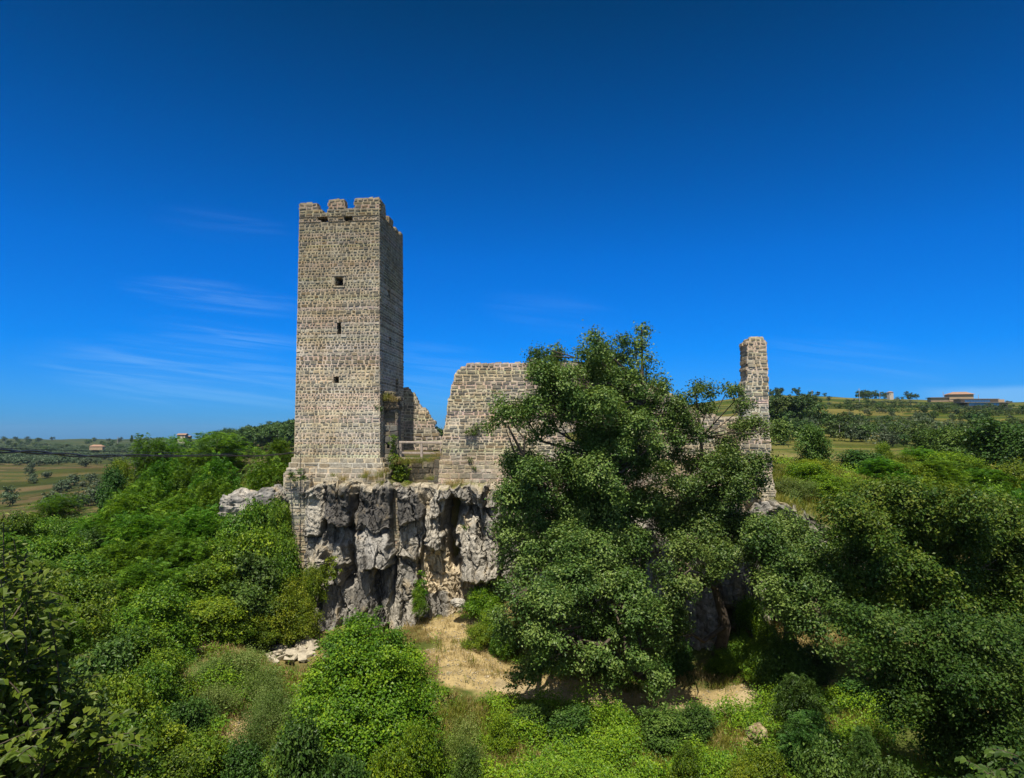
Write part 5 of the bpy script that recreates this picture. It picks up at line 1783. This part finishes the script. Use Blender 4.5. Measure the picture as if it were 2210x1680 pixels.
def ledge_grass():
    g = np.random.default_rng(97)
    L = LEDGE[0]
    L = L[(L[:, 0] > 12.6) & (L[:, 0] < 23)]
    p = L[g.integers(len(L), size=5200)]
    p = p + g.normal(size=p.shape) * np.array((.10, .14, 0))
    V = blades(p[:, 0], p[:, 1], p[:, 2] - .12, .5 * g.uniform(.5, 1.3, len(p)), .04, g)
    t = np.clip(.55 + .35 * fbm(p * .8, 3, 98) + g.normal(size=len(p)) * .15, 0, 1)
    tag(link('bank_grass', mesh('bank_grass', V, quads(len(p)), M_GRASS, {'tint': ('FLOAT', np.repeat(t, 4))})), 'long yellow green grass on the sunny bank right of the stone pillar', 'grass', kind='stuff')


ledge_grass()


# ---- tufts on ledges and walls
def tuft_mesh(seed, m, h=.34, n=120, r=.16):
    g = np.random.default_rng(seed)
    x, y = g.normal(size=n) * r, g.normal(size=n) * r * .7
    V = blades(x, y, np.zeros(n) - .02, h * g.uniform(.4, 1.2, n), .016, g, .7)
    return mesh('grass_tuft', V, quads(n), m, {'tint': ('FLOAT', np.repeat(np.clip(g.normal(size=n) * .2 + .5, 0, 1), 4))})


TUFT = [tuft_mesh(1, M_DRY), tuft_mesh(2, M_GRASS), tuft_mesh(3, M_DRY, .42, 150, .2), tuft_mesh(4, M_GRASS, .45, 160, .2)]
TUFTS = [((757, 1500), 38.0), ((970, 1478), 38.1), ((1060, 1500), 38.0), ((1130, 1470), 38.1), ((990, 1440), 38.4), ((640, 1460), 38.3), ((1170, 1430), 38.8), ((1140, 1560), 37.8), ((740, 1505), 37.9), ((1440, 1545), 38.4), ((1330, 1330), 39.1), ((1420, 1335), 39.1), ((1480, 1320), 39.2), ((1640, 1310), 39.2), ((1690, 1300), 39.3), ((1550, 1320), 39.2), ((1740, 1250), 39.4), ((1660, 1500), 38.6), ((1870, 1560), 38.2), ((1930, 1600), 38.1), ((1990, 1640), 38.0), ((2050, 1600), 38.2), ((1960, 1540), 38.5), ((1200, 655), 39.6), ((1240, 660), 39.6), ((1170, 668), 39.55), ((1280, 680), 39.6)]
for k, (cpt, Y) in enumerate(TUFTS):
    p = W(*c2(*cpt), Y)
    o = link('grass_tuft', TUFT[k % 4], None, tuple(p - np.array((0, 0, .1))))
    o.rotation_euler = (0, 0, prng.uniform(0, 6.28))
    s_ = prng.uniform(.8, 1.3)
    o.scale = (s_, s_, s_)
    high = cpt[1] < 700
    tag(o, 'tuft of dry grass growing on top of the broken gate pier' if high else ('grass tuft growing at the foot of the wooden railing' if 1300 < cpt[0] < 1750 and cpt[1] < 1340 else 'tuft of grass growing along the ledge on top of the cliff'), 'grass tuft', 'grass tufts on ledges')


def wall_plant(name, label, cat, pts, Y, m, L, seed, per=24, per_r2=150, group=None):
    g = np.random.default_rng(seed)
    org = W(pts[0][0], pts[0][1], Y)
    cl = [(W(px, py, Y) - org, (r / FPX * Y, r / FPX * Y * .5, r / FPX * Y)) for px, py, r in pts]
    V, T = broad(twigs_in(cl, per_r2, g, .3, .2, .9), per, L, .12, g, .7)
    e = empty(name, tuple(org), label, cat, group)
    link('foliage', crown_mesh('foliage', V, T, m), e)
    pts_ = [tuple(c) for c, r in cl]
    tv, tq = tube([(pts_ if len(pts_) > 1 else pts_ + [(0, .1, -.1)], .012)], 4)
    link('stem', mesh('stem', tv, tq, M_BARK), e)
    return e


wall_plant('ivy', 'bright green ivy hanging down beside the broken gate pier', 'ivy', [(*c2(1275, 1060), 6), (*c2(1272, 1110), 8), (*c2(1278, 1170), 8), (*c2(1270, 1230), 9), (*c2(1265, 1300), 12), (*c2(1300, 1340), 16), (*c2(1340, 1380), 18), (*c2(1380, 1440), 16), (*c2(1310, 1430), 12), (*c2(1400, 1500), 13), (*c2(1330, 1490), 10)], 39.2, M_BROAD, .10, 61)
wall_plant('ivy', 'small dark ivy patch in the corner between the gate pier and the tower', 'ivy', [(*c2(1122, 740), 7), (*c2(1128, 790), 6), (*c2(1112, 850), 4)], 39.15, M_DARKLEAF, .09, 62)
wall_plant('wall_plant', 'small green plant rooted in the middle of the long ruined wall', 'plant', [(*c4(262, 712), 7), (*c4(240, 735), 6), (*c4(215, 745), 4), (*c4(265, 745), 4)], 39.05, M_OAK, .08, 63)
wall_plant('wall_plant', 'tiny green plant on the ledge of the long ruined wall', 'plant', [(*c4(236, 910), 5), (*c4(255, 960), 4)], 39.0, M_OAK, .08, 64)
wall_plant('wall_plant', 'grassy plant growing on the corner stone of the tower base', 'plant', [(*c2(210, 1480), 9), (*c2(190, 1465), 6), (*c2(235, 1500), 6)], 38.0, M_OAK, .08, 65)
wall_plant('wall_plant', 'small bush beside the hanging cable at the tower base', 'plant', [(*c2(315, 1480), 7), (*c2(300, 1420), 5), (*c2(335, 1500), 6)], 37.9, M_OAK, .08, 66)
wall_plant('wall_plant', 'leafy plant rooted in the deep cleft of the cliff', 'plant', [(*c3(1820, 500), 7), (*c3(1880, 640), 6), (*c3(1885, 700), 7), (*c3(1880, 760), 5)], 37.3, M_BROAD, .09, 67)
wall_plant('wall_plant', 'green plant trailing over the lower right part of the cliff face', 'plant', [(*c3(1520, 830), 11), (*c3(1535, 900), 13), (*c3(1545, 960), 9), (*c3(1500, 890), 8)], 37.1, M_BROAD, .09, 68)
wall_plant('wall_plant', 'yellow green creeper climbing the left edge of the cliff', 'plant', [(*c3(900, 740), 14), (*c3(860, 790), 16), (*c3(920, 800), 14), (*c3(820, 850), 16), (*c3(870, 860), 15)], 36.9, M_YELLOW, .10, 69)
wall_plant('wall_plant', 'sprig of green leaves low on the grey rock face', 'plant', [(*c3(1220, 1070), 9), (*c3(1245, 1050), 6)], 36.3, M_OAK, .08, 70)


# ---- loose stones heaped below the thicket
def ground_hit(px, py, Ya=4.0, Yb=60.0):
    Y = np.linspace(Ya, Yb, 1200)
    d = W(px, py, 1.0)
    z = d[2] * Y
    h = H(d[0] * Y, Y)
    k = np.argmax(h >= z)
    return np.array((d[0] * Y[k], Y[k], h[k]))


def loose_stone(seed):
    g = np.random.default_rng(seed)
    n = 12
    P = np.sign(g.normal(size=(n, 3))) * g.random((n, 3)) ** .35 * np.array((.5, .38, .30))
    import bmesh
    bm = bmesh.new()
    for p in P:
        bm.verts.new(p)
    bmesh.ops.convex_hull(bm, input=bm.verts)
    for v in [v for v in bm.verts if not v.link_faces]:
        bm.verts.remove(v)
    bmesh.ops.bevel(bm, geom=bm.edges[:], offset=.03, segments=1, affect='EDGES')
    me = bpy.data.meshes.new('loose_stone')
    bm.to_mesh(me)
    bm.free()
    me.materials.append(M_PALE)
    return me


STONES = [loose_stone(k) for k in range(7)]
gs = np.random.default_rng(91)
for k in range(72):
    px, py = gs.uniform(590, 682), gs.uniform(1368, 1432)
    px = px + (1400 - py) * .35
    q = ground_hit(px, py, 20, 36)
    s_ = gs.uniform(.26, .68) * (1.25 if py < 1400 else 1)
    o = link('loose_stone', STONES[k % 7], None, (q[0], q[1], q[2] + .02 * s_ + .16 * gs.random()))
    o.scale = (s_ * gs.uniform(.8, 1.5), s_, s_ * gs.uniform(.45, .9))
    o.rotation_euler = (gs.uniform(-.5, .5), gs.uniform(-.5, .5), gs.uniform(0, 6.28))
    tag(o, 'pale angular stone in the loose heap left of the creeper mound', 'stone', 'loose pale stones heaped on the slope')
for (px, py, s_, lab) in ((1405, 1668, .35, 'small white stone on the slope at the bottom right of the creeper mound'), (1472, 1655, .25, 'tiny white stone low on the slope under the path'), (1800, 1610, .4, 'whitish stone in the grass at the bottom right'), (592, 1560, .4, 'pale stone half buried below the weeds'), (655, 1500, .35, 'pale flat stone in dry grass left of the creeper mound'), (1640, 1602, .5, 'grey stone just below the round tan boulder')):
    q = ground_hit(px, py, 14, 36)
    o = link('loose_stone', STONES[int(px) % 7], None, (q[0], q[1], q[2] + .08 * s_))
    o.scale = (s_, s_, s_ * .8)
    o.rotation_euler = (0, .2, px)
    tag(o, lab, 'stone')

# ------------------------------------------------------------------ far away
gf = np.random.default_rng(101)


def far_crown(name, w, h, nc, nl, L, m, seed):
    g = np.random.default_rng(seed)
    cl = []
    for k in range(nc):
        d = rdir(1, g)[0]
        cl.append((np.array((d[0] * w * .28, d[1] * w * .28, h * .55 + d[2] * h * .22)), (w * .27 * g.uniform(.7, 1.2),) * 2 + (h * .25,)))
    tw = twigs_in(cl, 30 / (w * w) * 4, g, .5, .2, .6)
    V, T = broad(tw, nl, L, L * .9, g, .7)
    tv, tq = limbs((0, 0, 0), [c for c, r in cl[:4]], w * .035, g, 4, .3)
    n = len(V)
    Q = np.concatenate([quads(n // 4), np.array(tq) + n])
    me = mesh(name, np.concatenate([V, np.array(tv)]), Q, [m, M_BARK], {'tint': ('FLOAT', np.concatenate([T, np.full(len(tv), .5)]))}, midx=np.r_[np.zeros(n // 4, int), np.ones(len(tq), int)])
    return me


OLV = [far_crown('olive_tree', 4.0, 3.6, 8, 14, .36, M_OLIVE, 200 + k) for k in range(3)]
FAR = [far_crown('field_tree', 6.0, 6.0, 9, 16, .5, M_FAR, 300 + k) for k in range(3)]


def far_tree(kind, px, Y, s_, label, group, squash=1.0):
    x = (px - CX) / FPX * Y
    me = (OLV if kind == 'olive_tree' else FAR)[int(gf.integers(3))]
    o = link(kind, me, None, (x, Y, H1(x, Y) - .15))
    o.scale = (s_, s_, s_ * squash)
    o.rotation_euler = (0, 0, gf.uniform(0, 6.28))
    tag(o, label, 'tree', group)


# olive groves in the valley on the left
n = 0
while n < 185:
    Y = math.exp(gf.uniform(math.log(150), math.log(950)))
    row = round(math.log(Y) * 22) / 22
    Y = math.exp(row) * gf.uniform(.992, 1.008)
    px = gf.uniform(-60, 330)
    d = fbm(np.array([[px * .012, row * 7, 0]]), 3, 7)[0]
    lim = -.35 + .75 * sstep(420, 200, Y)
    if d < lim * .6:
        continue
    far_tree('olive_tree', px, Y, gf.uniform(.75, 1.35), 'small grey green olive tree in the terraced fields on the left', 'olive trees in the left valley')
    n += 1
for k in range(85):
    px = gf.uniform(-60, 420)
    Y = gf.uniform(700, 1500)
    far_tree('field_tree', px, Y, gf.uniform(1.0, 2.0), 'dark distant tree on the low ridge at the left horizon', 'trees on the left ridge', .8)
# trees on the terraced hill at the right
n = 0
while n < 250:
    Y = math.exp(gf.uniform(math.log(115), math.log(560)))
    px = gf.uniform(1668, 2230)
    d = fbm(np.array([[px * .008, math.log(Y) * 5, 3]]), 3, 17)[0]
    if d < .05 and gf.random() > .25:
        continue
    if gf.random() < .42:
        far_tree('olive_tree', px, Y, gf.uniform(.45, .95), 'small grey green olive tree on the terraced hill at the right', 'olive trees on the right hill')
    else:
        far_tree('field_tree', px, Y, gf.uniform(.35, .75), 'round dark tree scattered on the terraced hill at the right', 'dark trees on the right hill')
    n += 1
for k in range(62):
    px, Y = gf.uniform(1640, 1790), gf.uniform(190, 330)
    if gf.random() < (px - 1700) / 110:
        continue
    far_tree('field_tree', px, Y, gf.uniform(.9, 1.5), 'dark green tree in the grove right of the stone pillar', 'grove beside the stone pillar', 1.0)
for k in range(30):
    px = gf.choice([1675, 1690, 1720, 1745, 1775, 1850, 1868, 1900, 1962, 1968, 1880, 1925]) + gf.uniform(-14, 14)
    far_tree('field_tree', px, gf.uniform(575, 640), gf.uniform(.6, 1.5), 'dark tree standing on the skyline of the right hill', 'skyline trees on the right hill')
for k in range(9):
    far_tree('field_tree', 925 + k * 6.5, gf.uniform(170, 210), gf.uniform(.8, 1.1), 'dark tree seen through the gap between the triangular ruin and the long wall', 'trees seen through the gap')


for k in range(46):
    far_tree('field_tree', gf.uniform(300, 440), gf.uniform(215, 322), gf.uniform(.55, .95), 'dark tree on the slope below the pale ridge house', 'trees below the ridge house', .8)


def olive_groves():
    g = np.random.default_rng(125)
    cl = []
    while len(cl) < 620:
        Y = math.exp(g.uniform(math.log(430), math.log(1150)))
        Y = math.exp(round(math.log(Y) * 34) / 34) * g.uniform(.995, 1.005)
        px = g.uniform(-80, 400)
        if fbm(np.array([[px * .014, math.log(Y) * 9, 2]]), 3, 19)[0] < -.25:
            continue
        x = (px - CX) / FPX * Y
        r = g.uniform(1.6, 2.9)
        cl.append((np.array((x, Y, H1(x, Y) + r * .75)), (r, r, r * .85)))
    V, T = broad(twigs_in(cl, 9, g, .6, .2, .3), 10, .62, .6, g, .75)
    me = mesh('olive_groves', V, quads(len(V) // 4), M_OLIVE, {'tint': ('FLOAT', T)})
    tag(link('olive_groves', me), 'far grey green olive groves in rows below the left horizon', 'olive grove', kind='stuff')


olive_groves()


def gravel():
    g = np.random.default_rng(160)
    VV, CC = [], []
    tet = np.array([(1, 0, -.3), (-.5, .87, -.3), (-.5, -.87, -.3), (.1, .05, .7)])
    for (n, a, b, c, d) in ((2000, 880, 1150, 31, 38), (2200, 950, 1860, 28.5, 32.2), (1600, 400, 660, 22, 31.5)):
        x, y = region(n, a, b, c, d, g)
        keep = ((bare_at(x, y) > .3) | (path_mask(x, y) < .55)) & ~tooclose(x, y)
        x, y = x[keep], y[keep]
        z = H(x, y) + .03
        r = .014 + .055 * g.random(len(x)) ** 4 + .02 * g.random(len(x))
        th_ = g.uniform(0, 6.28, len(x))
        cs, sn = np.cos(th_), np.sin(th_)
        t = tet[None] * np.stack([r, r * g.uniform(.6, 1.2, len(x)), r * g.uniform(.5, .9, len(x))], 1)[:, None, :]
        t = np.stack([t[..., 0] * cs[:, None] - t[..., 1] * sn[:, None], t[..., 0] * sn[:, None] + t[..., 1] * cs[:, None], t[..., 2]], -1)
        VV.append((t + np.stack([x, y, z], 1)[:, None, :]).reshape(-1, 3))
        CC.append(np.repeat(np.array((.42, .36, .25)) * g.uniform(.55, 1.25, (len(x), 1)), 4, 0))
    V = np.concatenate(VV)
    i = np.arange(len(V) // 4)[:, None] * 4
    Q = np.concatenate([i + np.array([[0, 1, 3]]), i + np.array([[1, 2, 3]]), i + np.array([[2, 0, 3]])])
    me = mesh('gravel', V, Q, M_GROUND, {'Col': ('FLOAT_COLOR', np.concatenate(CC))})
    tag(link('gravel', me), 'loose tan gravel and stone chips on the sandy slope and path', 'gravel', kind='stuff')


gravel()

# hedges along the terraces of the right hand hill
gh = np.random.default_rng(170)
for k in range(26):
    Y = math.exp(gh.uniform(math.log(120), math.log(520)))
    pa = gh.uniform(1690, 2120)
    pb = min(pa + gh.uniform(60, 230), 2260)
    n_ = int((pb - pa) / FPX * Y / 1.7)
    cl = []
    org = None
    for j in range(max(n_, 4)):
        px = pa + (pb - pa) * j / max(n_, 4)
        if gh.random() < .12:
            continue
        y_ = Y * (1 + .012 * math.sin(j * .35 + k))
        x = (px - CX) / FPX * y_
        r = gh.uniform(.7, 1.5) * (1 + .6 * (gh.random() < .1))
        c = np.array((x, y_, H1(x, y_) + r * .55))
        org = c if org is None else org
        cl.append((c - org, (r * 1.35, r, r * .85)))
    V, T = broad(twigs_in(cl, 12, gh, .6, .2, .3), 12, .34, .4, gh, .75)
    o = link('hedge', mesh('hedge', V, quads(len(V) // 4), M_FAR if k % 3 else M_OLIVE, {'tint': ('FLOAT', T)}), None, tuple(org))
    tag(o, 'uneven dark hedge running along a terrace of the right hand hill', 'hedge', 'hedges on the right hill')


def woods():
    g = np.random.default_rng(120)
    cl = []
    for k in range(150):
        px, Y = g.uniform(408, 680), g.uniform(240, 400)
        edge = sstep(400, 470, np.array(px))
        x = (px - CX) / FPX * Y
        r = g.uniform(2.6, 4.6)
        hh = (3.0 + 4.5 * float(edge)) * g.uniform(.8, 1.1)
        cl.append((np.array((x, Y, H1(x, Y) + hh * .75)), (r, r, hh * .5)))
    V, T = broad(twigs_in(cl, 6.5, g, .7, .2, .3), 16, .62, .7, g, .75)
    me = mesh('woods', V, quads(len(V) // 4), M_FAR, {'tint': ('FLOAT', T)})
    tag(link('woods', me), 'dark wood covering the rise left of the tower', 'woods', kind='stuff')


woods()


def boxes(name, lst, m, parent):
    V, Q = [], []
    for (x0, x1, y0, y1, z0, z1) in lst:
        n = len(V)
        V += [(x0, y0, z0), (x1, y0, z0), (x1, y1, z0), (x0, y1, z0), (x0, y0, z1), (x1, y0, z1), (x1, y1, z1), (x0, y1, z1)]
        Q += [(n, n + 1, n + 5, n + 4), (n + 1, n + 2, n + 6, n + 5), (n + 2, n + 3, n + 7, n + 6), (n + 3, n, n + 4, n + 7), (n + 4, n + 5, n + 6, n + 7), (n + 3, n + 2, n + 1, n)]
    return link(name, mesh(name, V, Q, m), parent)


def gable_house(px, py_eave, Y, w, d, h, rh, label, wallm, hip=False, wins=(), name='house'):
    p = W(px, py_eave, Y)
    e = empty(name, (p[0], Y, p[2] - h), label, 'house' if name == 'house' else 'hut')
    e.rotation_euler = (0, 0, math.radians(8))
    boxes('wall', [(-w / 2, w / 2, 0, d, -2.5, h)], wallm, e)
    o_ = .35
    a = (w / 2 + o_, -o_, d + o_)
    if hip:
        V = [(-a[0], a[1], h + .003), (a[0], a[1], h + .003), (a[0], a[2], h + .003), (-a[0], a[2], h + .003), (-a[0] + d * .5, d / 2, h + rh), (a[0] - d * .5, d / 2, h + rh)]
    else:
        V = [(-a[0], a[1], h + .003), (a[0], a[1], h + .003), (a[0], a[2], h + .003), (-a[0], a[2], h + .003), (-a[0], d / 2, h + rh), (a[0], d / 2, h + rh)]
    Q = [(0, 1, 5, 4), (2, 3, 4, 5), (0, 4, 4, 3), (1, 2, 5, 5), (3, 2, 1, 0)]
    me = bpy.data.meshes.new('roof')
    me.from_pydata(V, [], [(0, 1, 5, 4), (2, 3, 4, 5), (0, 4, 3), (1, 2, 5), (3, 2, 1, 0)])
    me.materials.append(M_ROOF)
    link('roof', me, e)
    for (x, z, ww, hh) in wins:
        boxes('window', [(x - ww / 2, x + ww / 2, -.04, .05, z, z + hh)], M_DARKROOF, e)
    return e


gable_house(391, 939, 330, 3.6, 4.5, 1.5, .7, 'pale house with tiled roof on the ridge beside the dark wood', M_PLASTER, False, ((-.9, .4, .6, .8), (.8, .4, .6, .8)))
gable_house(404, 943, 335, 1.9, 4, .8, .5, 'low red roofed outbuilding right of the pale ridge house', M_TAN)
gable_house(207, 964, 620, 11, 5, .7, 1.6, 'low farmhouse with a red roof among the trees of the left valley', M_TAN, True)
gable_house(1924, 847, 560, 3.5, 3.5, 3.8, .9, 'small square plastered hut with a tiled roof on the right skyline', M_PLASTER, True, ((-.9, 1.6, .6, 1.2),), 'hut')

# long modern house on the hill
p = W(2130, 876, 420)
mh = empty('modern_house', (p[0], 420, p[2]), 'long low modern house with two bands of glass on the right hill', 'house')
mh.scale = (.8, .9, .82)
boxes('wall', [(-14, 17, 1.0, 9, -3, 2.2), (-17, 17, 4.0, 12, 2.25, 5.0)], M_TAN, mh)
boxes('flat_roof', [(-18, 20, -.8, 10, 2.2, 2.65), (-19, 12, 2.6, 13, 5.0, 5.5)], M_DARKROOF, mh)
for j in range(7):
    boxes('window', [(-13 + j * 2.1, -13 + j * 2.1 + 1.95, .9, 1.1, .1, 2.1)], M_GLASS, mh)
for j in range(9):
    boxes('window', [(-14 + j * 2.2, -14 + j * 2.2 + 2.05, 3.88, 4.1, 2.7, 4.7)], M_GLASS, mh)
for j in range(3):
    boxes('window', [(4 + j * 2.1, 4 + j * 2.1 + 1.95, .9, 1.1, .1, 2.1)], M_GLASS, mh)
p = W(2062, 858, 500)
oh = empty('stone_house', (p[0], 500, p[2]), 'tan stone house with a low roof beside the modern house', 'house')
oh.rotation_euler = (0, 0, math.radians(-12))
boxes('wall', [(-4, 12, 0, 9, -3, 2.2), (-16, -4, 1, 8, -3, -.2)], M_TAN, oh)
me = bpy.data.meshes.new('roof')
me.from_pydata([(-5, -1, 2.2), (13, -1, 2.2), (13, 10, 2.2), (-5, 10, 2.2), (0, 4.5, 4.2), (9, 4.5, 4.2)], [], [(0, 1, 5, 4), (2, 3, 4, 5), (0, 4, 3), (1, 2, 5), (3, 2, 1, 0)])
me.materials.append(M_ROOF)
link('roof', me, oh)
boxes('shed_roof', [(-17, -3.9, 0, 9, -.15, .2)], M_DARKROOF, oh)

POLES = [(1855, 838, 868, 480, 'utility pole with a crossbar on the terraces below the right skyline'), (1753, 842, 858, 540, 'short utility pole above the grove beside the stone pillar'), (1899, 845, 860, 560, 'utility pole left of the square hut on the skyline'), (2036, 846, 860, 520, 'utility pole on the ridge just left of the stone house'), (1812, 915, 934, 150, 'leaning wooden post in the terraced field'), (254, 943, 955, 520, 'utility pole on the left horizon beside the cypress'), (2112, 852, 862, 500, 'utility pole behind the modern house')]
for px, y0, y1, Y, lab in POLES:
    a, b = W(px, y1, Y), W(px, y0, Y)
    hh = b[2] - a[2]
    r = .0003 * Y + .02
    paths = [([(0, 0, -1), (0, 0, hh)], [r, r * .8])]
    if Y > 400:
        paths.append(([(-hh * .09, 0, hh * .9), (hh * .09, 0, hh * .9)], r * .6))
    tv, tq = tube(paths, 5)
    tag(link('utility_pole' if Y > 200 else 'wooden_post', mesh('utility_pole', tv, tq, M_POLE), None, tuple(a)), lab, 'pole')

g = np.random.default_rng(140)
q = W(284, 952, 420)
V, T = broad(twigs_in([(np.array((0, 0, z)), (r, r, .9)) for z, r in ((.5, .75), (1.3, .8), (2.1, .7), (2.9, .5), (3.5, .3))], 60, g, .6, .4, .5), 12, .3, .25, g)
tag(link('cypress_tree', crown_mesh('cypress_tree', V, T, M_FAR), None, (q[0], q[1], q[2] - .6)), 'thin dark cypress standing alone on the left horizon', 'tree')

# ------------------------------------------------------------------ the air
def haze(density):
    m = bpy.data.materials.new('hazy_air')
    m.use_nodes = True
    nt = m.node_tree
    nt.nodes.clear()
    v = nt.nodes.new('ShaderNodeVolumePrincipled')
    v.inputs['Color'].default_value = (0.52, 0.74, 1.0, 1)
    v.inputs['Density'].default_value = density
    v.inputs['Anisotropy'].default_value = 0.2
    o = nt.nodes.new('ShaderNodeOutputMaterial')
    nt.links.new(v.outputs[0], o.inputs['Volume'])
    b = boxes('haze', [(-7600, 7600, -40, 4600, -215, 62)], m, None)
    tag(b, kind='stuff')


haze(0.00006)
